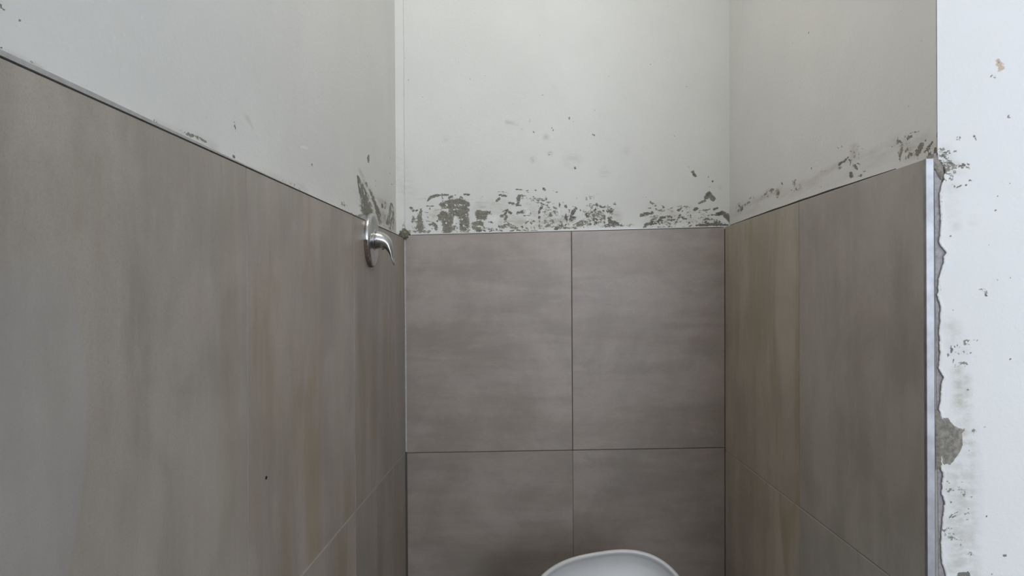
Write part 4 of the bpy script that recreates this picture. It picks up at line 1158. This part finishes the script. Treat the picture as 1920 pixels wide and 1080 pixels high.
from_bm('wall_rear', bm, M_ceil, label='white wall with the window behind the camera', category='wall', **st)
bm = bmesh.new()
for a, b in (((wx0, wz0), (wx0 + 0.05, wz1)), ((wx1 - 0.05, wz0), (wx1, wz1)), ((wx0 + 0.05, wz0), (wx1 - 0.05, wz0 + 0.05)), ((wx0 + 0.05, wz1 - 0.05), (wx1 - 0.05, wz1)),
             (((wx0 + wx1) / 2 - 0.025, wz0 + 0.05), ((wx0 + wx1) / 2 + 0.025, wz1 - 0.05))):
    box(bm, (a[0], -ROOM_Y - 0.09, a[1]), (b[0], -ROOM_Y - 0.03, b[1]), 0.003)
from_bm('window_1', bm, M_wood, label='white window frame that lights the room', category='window', **st)
portal(((wx0 + wx1) / 2, -ROOM_Y - 0.11, (wz0 + wz1) / 2), (PI / 2, 0, 0), wx1 - wx0, wz1 - wz0)
# round ceiling lamp over the alcove's mouth
lpx, lpy = (-0.08, 1.22)
lamp = link(bpy.data.objects.new('ceiling_lamp', None), label='round white ceiling lamp above the alcove', category='lamp')
lamp.location = (lpx, lpy, CEIL)
def disc_z(prof, seg=40):
    V, F = [], []
    for z, rr in prof:
        V += [(rr * math.cos(2 * PI * i / seg), rr * math.sin(2 * PI * i / seg), z) for i in range(seg)]
    for k in range(len(prof) - 1):
        F += [(k * seg + i, k * seg + (i + 1) % seg, (k + 1) * seg + (i + 1) % seg, (k + 1) * seg + i) for i in range(seg)]
    F += [tuple(range(seg - 1, -1, -1)), tuple((len(prof) - 1) * seg + i for i in range(seg))]
    return V, F
V, F = disc_z([(0, 0.21), (-0.03, 0.21), (-0.032, 0.2)])
mesh_obj('lamp_base', V, F, M_wood, True, parent=lamp)
ke = N('lamp_glow')
ke.b.inputs['Base Color'].default_value = (0.8, 0.8, 0.78, 1)
ke.b.inputs['Emission Color'].default_value = (1.0, 0.94, 0.815, 1)
ke.b.inputs['Emission Strength'].default_value = 13.3
V, F = disc_z([(-0.032, 0.19), (-0.05, 0.185), (-0.066, 0.16), (-0.075, 0.10), (-0.078, 0.03)])
mesh_obj('diffuser', V, F, ke.m, True, parent=lamp)
box_obj('light_blocker', (XL - 0.02, -0.62, 0), (0.56, -0.52, 1.82), M_ceil, label='added blocker behind the camera that shades the lower tiles', category='wall', **st)  # added out of view to keep window light off the lower back tiles

# ------------------------------------------------------------------ tiles
G = 0.0011                                          # half a joint
def tile_left(y0, y1, z0, z1, tint, brown):
    """Corners may differ in height: z0, z1 are (at y0, at y1)."""
    bm = bmesh.new()
    p = [(y0, z0[0]), (y1, z0[1]), (y1, z1[1]), (y0, z1[0])]
    hexa(bm, [(lx(z), y, z) for y, z in p] + [(lx(z) - TT, y, z) for y, z in p], 0.0007)
    o = from_bm('tile', bm, T_side, parent=wall_left)
    o.color = (*tint, brown)
def tile_right(y0, y1, z0, z1, tint, brown):
    bm = bmesh.new()
    p = [(y0, z0[0]), (y1, z0[1]), (y1, z1[1]), (y0, z1[0])]
    hexa(bm, [(rx(z), y, z) for y, z in p] + [(rx(z) + TT, y, z) for y, z in p], 0.0007)
    o = from_bm('tile', bm, T_side, parent=wall_right)
    o.color = (*tint, brown)
def tile_back(x0, x1, z0, z1, tint, brown):
    bm = bmesh.new()
    p = [(x0[0], z0[0]), (x1[0], z0[1]), (x1[1], z1[1]), (x0[1], z1[0])]
    hexa(bm, [(x, YB, z) for x, z in p] + [(x, YB + TT, z) for x, z in p], 0.0007)
    o = from_bm('tile', bm, T_back, parent=wall_back)
    o.color = (*tint, brown)

# heights of the courses: they rise a little towards the partition
lt = lambda y: 1.6085 + 0.0062 * min(max((y - 0.4) / 1.7, 0), 1)
lb = lambda y: 1.0375 - 0.0085 * min(max((y - 1.1) / 1.0, 0), 1)
rt = lambda y: 1.6325 + 0.0055 * (y - YF)
rb = lambda y: 1.0385 - 0.005 * (y - 1.3)
ys = [-2.5, -1.925, -1.35, -0.785, -0.215, 0.360, 0.935, 1.508, YB - 0.001]
ys = [y for y in ys if y > -ROOM_Y - 0.3]
ltint = {0.360: ((1.05, 1.035, 1.0), 0.25), 0.935: ((1.03, 0.995, 0.95), 0.85), 1.508: ((0.92, 0.90, 0.87), 0.9)}
for y0, y1 in zip(ys[:-1], ys[1:]):
    tn, br = ltint.get(y0, ((1, 1, 1), 0.3))
    a, b = max(y0, -ROOM_Y) + G, y1 - G
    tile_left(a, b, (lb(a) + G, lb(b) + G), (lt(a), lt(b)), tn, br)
    tile_left(a, b, (0.458, 0.458), (lb(a) - G, lb(b) - G), tuple(c * 0.98 for c in tn), br)
    tile_left(a, b, (0.002, 0.002), (0.456, 0.456), tn, br)
for y0, y1, tn, br in ((YF + 0.0015, 1.530, (1.03, 1.04, 1.03), 0.0), (1.532, YB - 0.001, (1.11, 1.09, 1.02), 1.0)):
    tile_right(y0, y1, (rb(y0) + G, rb(y1) + G), (rt(y0), rt(y1)), tn, br)
    tile_right(y0, y1, (0.458, 0.458), (rb(y0) - G, rb(y1) - G), tuple(c * 0.97 for c in tn), br)
    tile_right(y0, y1, (0.002, 0.002), (0.456, 0.456), tn, br)
bt = lambda x: 1.6225 + (x - XL) * 0.0185
bb = lambda x: 1.0268 + (x - XL) * 0.0165
JX = 0.112
for x0, x1, tn in ((XL + 0.0045, JX - G, (1, 1, 1)), (JX + G, XR - 0.0015, (0.97, 0.965, 0.965))):
    # side edges follow the leaning side walls
    xa = lambda z, x=x0: x + (KL * (z - EYE) if x < 0 else 0)
    xb = lambda z, x=x1: x + (KR * (z - EYE) if x > 0.3 else 0)
    x0u, x1u = x0, x1
    for zz0, zz1, sh in ((bb, bt, 1.0), (None, bb, 0.95), ('f', None, 0.95)):
        z0 = (zz0(x0) + G, zz0(x1) + G) if callable(zz0) else ((0.456, 0.456) if zz0 is None else (0.002, 0.002))
        z1 = (zz1(x0) - G, zz1(x1) - G) if callable(zz1) else (0.454, 0.454)
        if zz0 is not bb:               # the lower joints are tighter
            if x1u < 0.3: xb = lambda z, x=x1u + 0.0007: x
            else: xa = lambda z, x=x0u - 0.0007: x
        tile_back((xa(z0[0]), xa(z1[0])), (xb(z0[1]), xb(z1[1])), z0, z1, tuple(c * sh for c in tn), 0.35)

# grout and adhesive behind the tiles (the joints are recessed)
gd = 0.0011
bm = bmesh.new()
p = [(-ROOM_Y, 0.001), (YB, 0.001), (YB, 1.606), (-ROOM_Y, 1.600)]
hexa(bm, [(lx(z) - gd, y, z) for y, z in p] + [(lx(z) - PL - 0.001, y, z) for y, z in p])
from_bm('grout', bm, M_pale, parent=wall_left)
bm = bmesh.new()
p = [(YF + 0.001, 0.001), (YB, 0.001), (YB, 1.632), (YF + 0.001, 1.628)]
hexa(bm, [(rx(z) + gd, y, z) for y, z in p] + [(rx(z) + PR + 0.001, y, z) for y, z in p])
from_bm('grout', bm, M_mid, parent=wall_right)
bm = bmesh.new()
p = [(XL - 0.012, 0.001), (XR + 0.009, 0.001), (XR + 0.009, 1.634), (XL - 0.012, 1.617)]
hexa(bm, [(x, YB + gd, z) for x, z in p] + [(x, YB + PB + 0.001, z) for x, z in p])
from_bm('grout', bm, M_dark, parent=wall_back)
bm = bmesh.new()
hexa(bm, [(lx(1.0) + 0.0002, YB + 0.0003, 1.03), (lx(1.0) + 0.0046, YB + 0.0003, 1.03), (lx(1.6) + 0.0046, YB + 0.0003, 1.612), (lx(1.6) + 0.0002, YB + 0.0003, 1.612),
          (lx(1.0) + 0.0002, YB + 0.004, 1.03), (lx(1.0) + 0.0046, YB + 0.004, 1.03), (lx(1.6) + 0.0046, YB + 0.004, 1.612), (lx(1.6) + 0.0002, YB + 0.004, 1.612)])
from_bm('corner_grout', bm, M_pale, parent=wall_back, label='pale grout line in the corner')

# ------------------------------------------------------------------ edge trims
def strip(name, pts0, pts1, out_dir, depth, mat, **kw):
    """A bar between lower line pts0 and upper line pts1 (lists of points), reaching 'depth' into the wall."""
    bm = bmesh.new()
    d = Vector(out_dir) * -depth
    for i in range(len(pts0) - 1):
        a, b, c, e = Vector(pts0[i]), Vector(pts0[i + 1]), Vector(pts1[i + 1]), Vector(pts1[i])
        hexa(bm, [a, b, c, e, a + d, b + d, c + d, e + d])
    return from_bm(name, bm, mat, **kw)
yy = [-ROOM_Y + 0.001, 0.3, 0.6, 0.80, 0.95, 1.2, YB - 0.03]
sh = [0.0040, 0.0040, 0.0038, 0.0024, 0.0012, 0.0006, 0.0006]
t1 = strip('trim_1', [(lx(1.61) + 0.0006, y, lt(y) + 0.0012) for y in yy], [(lx(1.61) + 0.0006, y, lt(y) + 0.0012 + h) for y, h in zip(yy, sh)], (1, 0, 0), PL + 0.002, M_trimg,
    label='thin grey edge strip capping the tiles of the long wall', category='trim', **st)
t2 = strip('trim_2', [(XL + 0.02, YB - 0.0006, bt(XL + 0.02) + 0.0004), (0.18, YB - 0.0006, bt(0.18) + 0.0004), (XR - 0.002, YB - 0.0006, bt(XR) + 0.0004)],
    [(XL + 0.02, YB - 0.0006, bt(XL + 0.02) + 0.0028), (0.18, YB - 0.0006, bt(0.18) + 0.0034), (XR - 0.002, YB - 0.0006, bt(XR) + 0.0026)], (0, -1, 0), PB + 0.002, M_por,
    label='thin white strip along the top of the back tiles', category='trim', **st)
# upright metal corner profile on the end of the partition
bm = bmesh.new()
tz = 1.6325
def prof(z):
    x = rx(z)
    return [(x - 0.0003, YF + 0.004), (x - 0.0003, YF - 0.0012), (x + 0.0004, YF - 0.0022), (x + 0.0100, YF - 0.0022), (x + 0.0112, YF - 0.0014), (x + 0.0112, YF + 0.004)]
V = [(*p, 0.0) for p in prof(0)] + [(*p, tz) for p in prof(tz)]
n = 6
F = [(i, i + 1, n + i + 1, n + i) for i in range(n - 1)] + [(n - 1, 0, n, 2 * n - 1), tuple(range(n - 1, -1, -1)), tuple(range(n, 2 * n))]
t3 = mesh_obj('trim_3', V, F, M_alu, label='upright bright metal corner profile on the tiled partition end', category='trim', **st)
# dark open crack in the plaster just above part of the partition's tiles
V, F = [], []
yl = np.linspace(1.16, YB + 0.004, 40)
for y in yl:
    hgt = 0.0012 + 0.0046 * max(0.0, min(1.0, (y - 1.16) / 0.30, (2.14 - y) / 0.35)) * (1 + 0.12 * math.sin(y * 37))
    z0, z1 = rt(y) - 0.002, rt(y) + 0.0052 + hgt * 0.55
    V += [(rx(z0) + PR - 0.0006, y, z0), (rx(z1) + PR - 0.0006, y, z1), (rx(z1) + PR + 0.002, y, z1), (rx(z0) + PR + 0.002, y, z0)]
for i in range(len(yl) - 1):
    for j in range(4):
        F.append((i * 4 + j, i * 4 + (j + 1) % 4, i * 4 + 4 + (j + 1) % 4, i * 4 + 4 + j))
F += [(3, 2, 1, 0), tuple(len(V) - 4 + j for j in range(4))]
mesh_obj('crack', V, F, plain('crack_dark', (0.035, 0.033, 0.028), 0.95), parent=wall_right, label='dark open crack between plaster and tile')
# upright plaster strip in the inner corner of the back wall
bm = bmesh.new()
V, F = [], []
zl = np.linspace(1.605, 2.36, 60)
r = random.Random(2)
for z in zl:
    a = XL - PL + KL * (z - EYE); j = r.uniform(-0.0005, 0.0005)
    V += [(a - 0.001, YB + PB - 0.010, z), (a + 0.006 + j, YB + PB - 0.009, z), (a + 0.0215 + j, YB + PB - 0.0055, z), (a + 0.0245 + j, YB + PB + 0.001, z)]
for i in range(len(zl) - 1):
    for j in range(3):
        F.append((i * 4 + j, i * 4 + j + 1, i * 4 + 5 + j, i * 4 + 4 + j))
cs = mesh_obj('corner_bead', V, F, M_back, False, parent=wall_back, label='upright plaster bead in the corner')
stain(cs.data, np.array([v[0] for v in V]), np.array([v[2] for v in V]), STROKES['back'] + [('o', 0.5, 1, [(-368, 1700, 3), (-368, 2300, 3)])])
# lump of mortar in the corner where the tile tops meet
bm = bmesh.new()
bmesh.ops.create_icosphere(bm, subdivisions=3, radius=1.0)
for v in bm.verts:
    d = Vector((math.sin(v.co.x * 5 + v.co.z * 3), math.sin(v.co.y * 7 + 1), math.sin(v.co.z * 6 + v.co.x * 4)))
    v.co = v.co * (1 + 0.22 * d.x * d.z + 0.12 * d.y + random.uniform(-0.09, 0.09))
    v.co = Vector((XL - 0.0005 + v.co.x * 0.0145 * (1 - 0.25 * v.co.z), YB + 0.004 + v.co.y * 0.014, 1.6235 + v.co.z * (0.0175 if v.co.z < 0 else 0.019)))
from_bm('mortar_lump', bm, plain('mortar_lump_dirt', (0.175, 0.168, 0.125), 0.95, var=0.5, scale=130, bump=1.0), True, parent=wall_back, label='rough lump of mortar in the corner')
# nail hole in the long wall's tile
ny, nz = 1.0, 1.2175
V = [(lx(nz) + 0.0004, ny + 0.0019 * math.cos(a) * 2, nz + 0.0022 * math.sin(a)) for a in np.linspace(0, 2 * PI, 12, endpoint=False)]
V += [(lx(nz) - 0.002, v[1], v[2]) for v in V]
F = [tuple(range(12)), tuple(range(23, 11, -1))] + [(i, (i + 1) % 12, 12 + (i + 1) % 12, 12 + i) for i in range(12)]
mesh_obj('nail_hole', V, F, plain('soot_black', (0.015, 0.014, 0.012), 0.9), parent=wall_left, label='small black hole drilled in a tile')

# ------------------------------------------------------------------ shower valve: round plate and lever
vy, vz = (1.655, 1.5755)
vx = lx(vz)
valve = link(bpy.data.objects.new('shower_valve', None), label='worn chrome lever valve with round plate on the tile edge', category='tap')
valve.location = (vx, vy, vz)
def lathe_x(prof, seg=48):
    """prof: (x outwards, radius) from the wall outwards."""
    V, F = [], []
    for x, rr in prof:
        for i in range(seg):
            a = 2 * PI * i / seg
            V.append((x, rr * math.cos(a), rr * math.sin(a)))
    for k in range(len(prof) - 1):
        for i in range(seg):
            j = (i + 1) % seg
            F.append((k * seg + i, k * seg + j, (k + 1) * seg + j, (k + 1) * seg + i))
    F.append(tuple(range(seg - 1, -1, -1)))
    F.append(tuple((len(prof) - 1) * seg + i for i in range(seg)))
    return V, F
R = 0.0575
V, F = lathe_x([(-0.020, R - 0.002), (0.0, R - 0.0005), (0.004, R), (0.0085, R - 0.0008), (0.0105, R - 0.003), (0.0112, R - 0.007), (0.0118, 0.030), (0.0128, 0.0)][:-1] + [(0.0122, 0.012)])
pl = mesh_obj('plate', V, F, M_chrome, True, parent=valve, label='round chrome cover plate with dirty rim')
V, F = [], []
for k in range(25):
    a = PI * (1.02 + 0.58 * k / 24)
    for rr, xx in ((R + 0.0012, -0.003), (R + 0.0008 + 0.001 * math.sin(k * 2.3), 0.0065), (R - 0.004, 0.0105), (R - 0.005, 0.006)):
        V.append((xx, rr * math.cos(a), rr * math.sin(a)))
for k in range(24):
    for j in range(3):
        F.append((k * 4 + j, k * 4 + j + 1, k * 4 + 5 + j, k * 4 + 4 + j))
mesh_obj('corrosion', V, F, M_rust, True, parent=pl, label='brown crust on the lower rim')
V, F = lathe_x([(0.008, 0.0225), (0.0125, 0.0228), (0.0135, 0.0215), (0.0138, 0.019), (0.02, 0.0185)])
mesh_obj('collar', V, F, M_chrome, True, parent=valve)
# lever: swept sections (centre x, centre z, half thickness along the path normal, half width along y, tilt)
path = [(0.0120, 0.0000, 0.0205, 0.0205), (0.0180, -0.0003, 0.0196, 0.0198), (0.0240, -0.0012, 0.0182, 0.0188), (0.0300, -0.0030, 0.0164, 0.0176), (0.0355, -0.0062, 0.0140, 0.0164),
        (0.0400, -0.0110, 0.0112, 0.0152), (0.0432, -0.0172, 0.0086, 0.0140), (0.0458, -0.0240, 0.0062, 0.0130), (0.0478, -0.0310, 0.0044, 0.0120), (0.0496, -0.0385, 0.0032, 0.0112),
        (0.0512, -0.0450, 0.0027, 0.0106), (0.0526, -0.0505, 0.0026, 0.0098), (0.0536, -0.0540, 0.0020, 0.0070), (0.0540, -0.0552, 0.0008, 0.0030)]
V, F = [], []
seg = 28
for i, (px, pz, ht, hw) in enumerate(path):
    a, b = path[max(i - 1, 0)], path[min(i + 1, len(path) - 1)]
    t = Vector((b[0] - a[0], 0, b[1] - a[1])).normalized()
    if i == 0: t = Vector((1, 0, 0))
    nrm = Vector((-t.z, 0, t.x))
    for k in range(seg):
        th = 2 * PI * k / seg
        q = Vector((px, 0, pz)) + nrm * (ht * math.sin(th)) + Vector((0, hw * math.cos(th), 0))
        V.append(q)
for i in range(len(path) - 1):
    for k in range(seg):
        j = (k + 1) % seg
        F.append((i * seg + k, i * seg + j, (i + 1) * seg + j, (i + 1) * seg + k))
F.append(tuple(range(seg - 1, -1, -1))); F.append(tuple((len(path) - 1) * seg + k for k in range(seg)))
lv = mesh_obj('lever', V, F, M_chrome, True, parent=valve, label='curved chrome lever hanging down')
V, F = lathe_x([(0.0, 0.0028), (0.0022, 0.0028), (0.0022, 0.0014), (0.0012, 0.0012)], 12)
scw = mesh_obj('set_screw', V, F, plain('dark_screw', (0.05, 0.05, 0.05), 0.5, 0.8), True, parent=lv)
scw.rotation_euler = (0, PI / 2, 0)
scw.location = (0.0295, 0.0, -0.0185)

# ------------------------------------------------------------------ toilet with its lid up
LW, LL, LN, hx, hy, hz, lean, yaw, rol = 0.398, 0.423, 2.652, 0.211, 1.65, 0.471, 0.263, 0.029, 0.149
toilet = link(bpy.data.objects.new('toilet', None), label='white toilet at the back wall, its rounded lid raised and tilted', category='toilet')
toilet.location = (hx, hy, 0)
def lid_outline(inset, n=96):
    out = []
    for i in range(n):
        t = 2 * PI * i / n
        c, s_ = math.cos(t), math.sin(t)
        e = 2 / LN if s_ > 0 else 2 / 2.6
        x = (LW / 2 - inset) * math.copysign(abs(c) ** e, c)
        y = LL / 2 + (LL / 2 - inset) * math.copysign(abs(s_) ** e, s_)
        out.append((x, y))
    return out
# rings: (inset, depth along the lid's normal; + is towards the room)
prof = [(0.030, -0.020), (0.012, -0.016), (0.004, -0.010), (0.0, -0.002), (0.0006, 0.004), (0.003, 0.0065), (0.0065, 0.0065), (0.0095, 0.004), (0.0115, -0.002), (0.016, -0.0075), (0.03, -0.0105), (0.07, -0.0125), (0.12, -0.013)]
V, F = [], []
n = 96
Rm = Matrix.Rotation(yaw, 3, 'Z')
for ins, dep in prof:
    for x, y in lid_outline(ins):
        X = x * math.cos(rol) - y * math.sin(rol); Y = x * math.sin(rol) + y * math.cos(rol)
        q = Vector((X, Y * math.sin(lean) - dep * math.cos(lean), Y * math.cos(lean) + dep * math.sin(lean)))
        V.append(Rm @ q + Vector((0, 0, hz)))
for k in range(len(prof) - 1):
    for i in range(n):
        j = (i + 1) % n
        F.append((k * n + i, k * n + j, (k + 1) * n + j, (k + 1) * n + i))
F.append(tuple(range(n - 1, -1, -1))); F.append(tuple((len(prof) - 1) * n + i for i in range(n)))
bm = bmesh.new()
me = bpy.data.meshes.new('tmp'); me.from_pydata([tuple(v) for v in V], [], F); bm.from_mesh(me); bpy.data.meshes.remove(me)
from_bm('lid', bm, M_por, True, parent=toilet, label='glossy white raised lid with a raised rim')
def egg(t, w, l, yc):
    c, s_ = math.cos(t), math.sin(t)
    return (w * c * (1 - 0.12 * max(0, -s_)), yc + (l * 1.12 if s_ < 0 else l * 0.85) * s_)
def loft(rings, seg=48, close=True):
    V, F = [], []
    for w, l, yc, z in rings:
        for i in range(seg):
            x, y = egg(2 * PI * i / seg, w, l, yc); V.append((x, y, z))
    for k in range(len(rings) - 1):
        for i in range(seg):
            j = (i + 1) % seg
            F.append((k * seg + i, k * seg + j, (k + 1) * seg + j, (k + 1) * seg + i))
    if close:
        F.append(tuple(range(seg - 1, -1, -1))); F.append(tuple((len(rings) - 1) * seg + i for i in range(seg)))
    return V, F
V, F = loft([(0.11, 0.18, -0.09, 0.0), (0.105, 0.17, -0.09, 0.10), (0.115, 0.17, -0.11, 0.20), (0.15, 0.19, -0.17, 0.30), (0.178, 0.215, -0.21, 0.37), (0.183, 0.22, -0.215, 0.405), (0.176, 0.212, -0.215, 0.412),
             (0.135, 0.165, -0.215, 0.410), (0.125, 0.155, -0.215, 0.36), (0.08, 0.10, -0.20, 0.25), (0.04, 0.05, -0.18, 0.20)])
mesh_obj('bowl', V, F, M_cer, True, parent=toilet)
V, F = loft([(0.182, 0.218, -0.215, 0.414), (0.186, 0.222, -0.215, 0.424), (0.180, 0.216, -0.215, 0.433), (0.130, 0.160, -0.215, 0.433), (0.122, 0.152, -0.215, 0.424), (0.127, 0.157, -0.215, 0.414)], close=False)
seg = 48
F += [(5 * seg + i, 5 * seg + (i + 1) % seg, (i + 1) % seg, i) for i in range(seg)]
mesh_obj('seat', V, F, M_por, True, parent=toilet)
bm = bmesh.new(); box(bm, (-0.18, 0.26, 0.40), (0.18, 0.445, 0.605), 0.02)
tk = from_bm('tank', bm, M_cer, parent=toilet)
bm = bmesh.new(); box(bm, (-0.19, 0.253, 0.606), (0.19, 0.45, 0.63), 0.008)
from_bm('tank_lid', bm, M_cer, parent=tk)
bm = bmesh.new(); box(bm, (-0.11, -0.05, 0.0), (0.11, 0.30, 0.399), 0.03)
from_bm('rear_pedestal', bm, M_cer, parent=toilet)
for sx in (-0.07, 0.07):
    bm = bmesh.new(); box(bm, (sx - 0.02, -0.02, 0.412), (sx + 0.02, 0.02, 0.478), 0.006)
    from_bm('hinge', bm, M_por, parent=toilet)
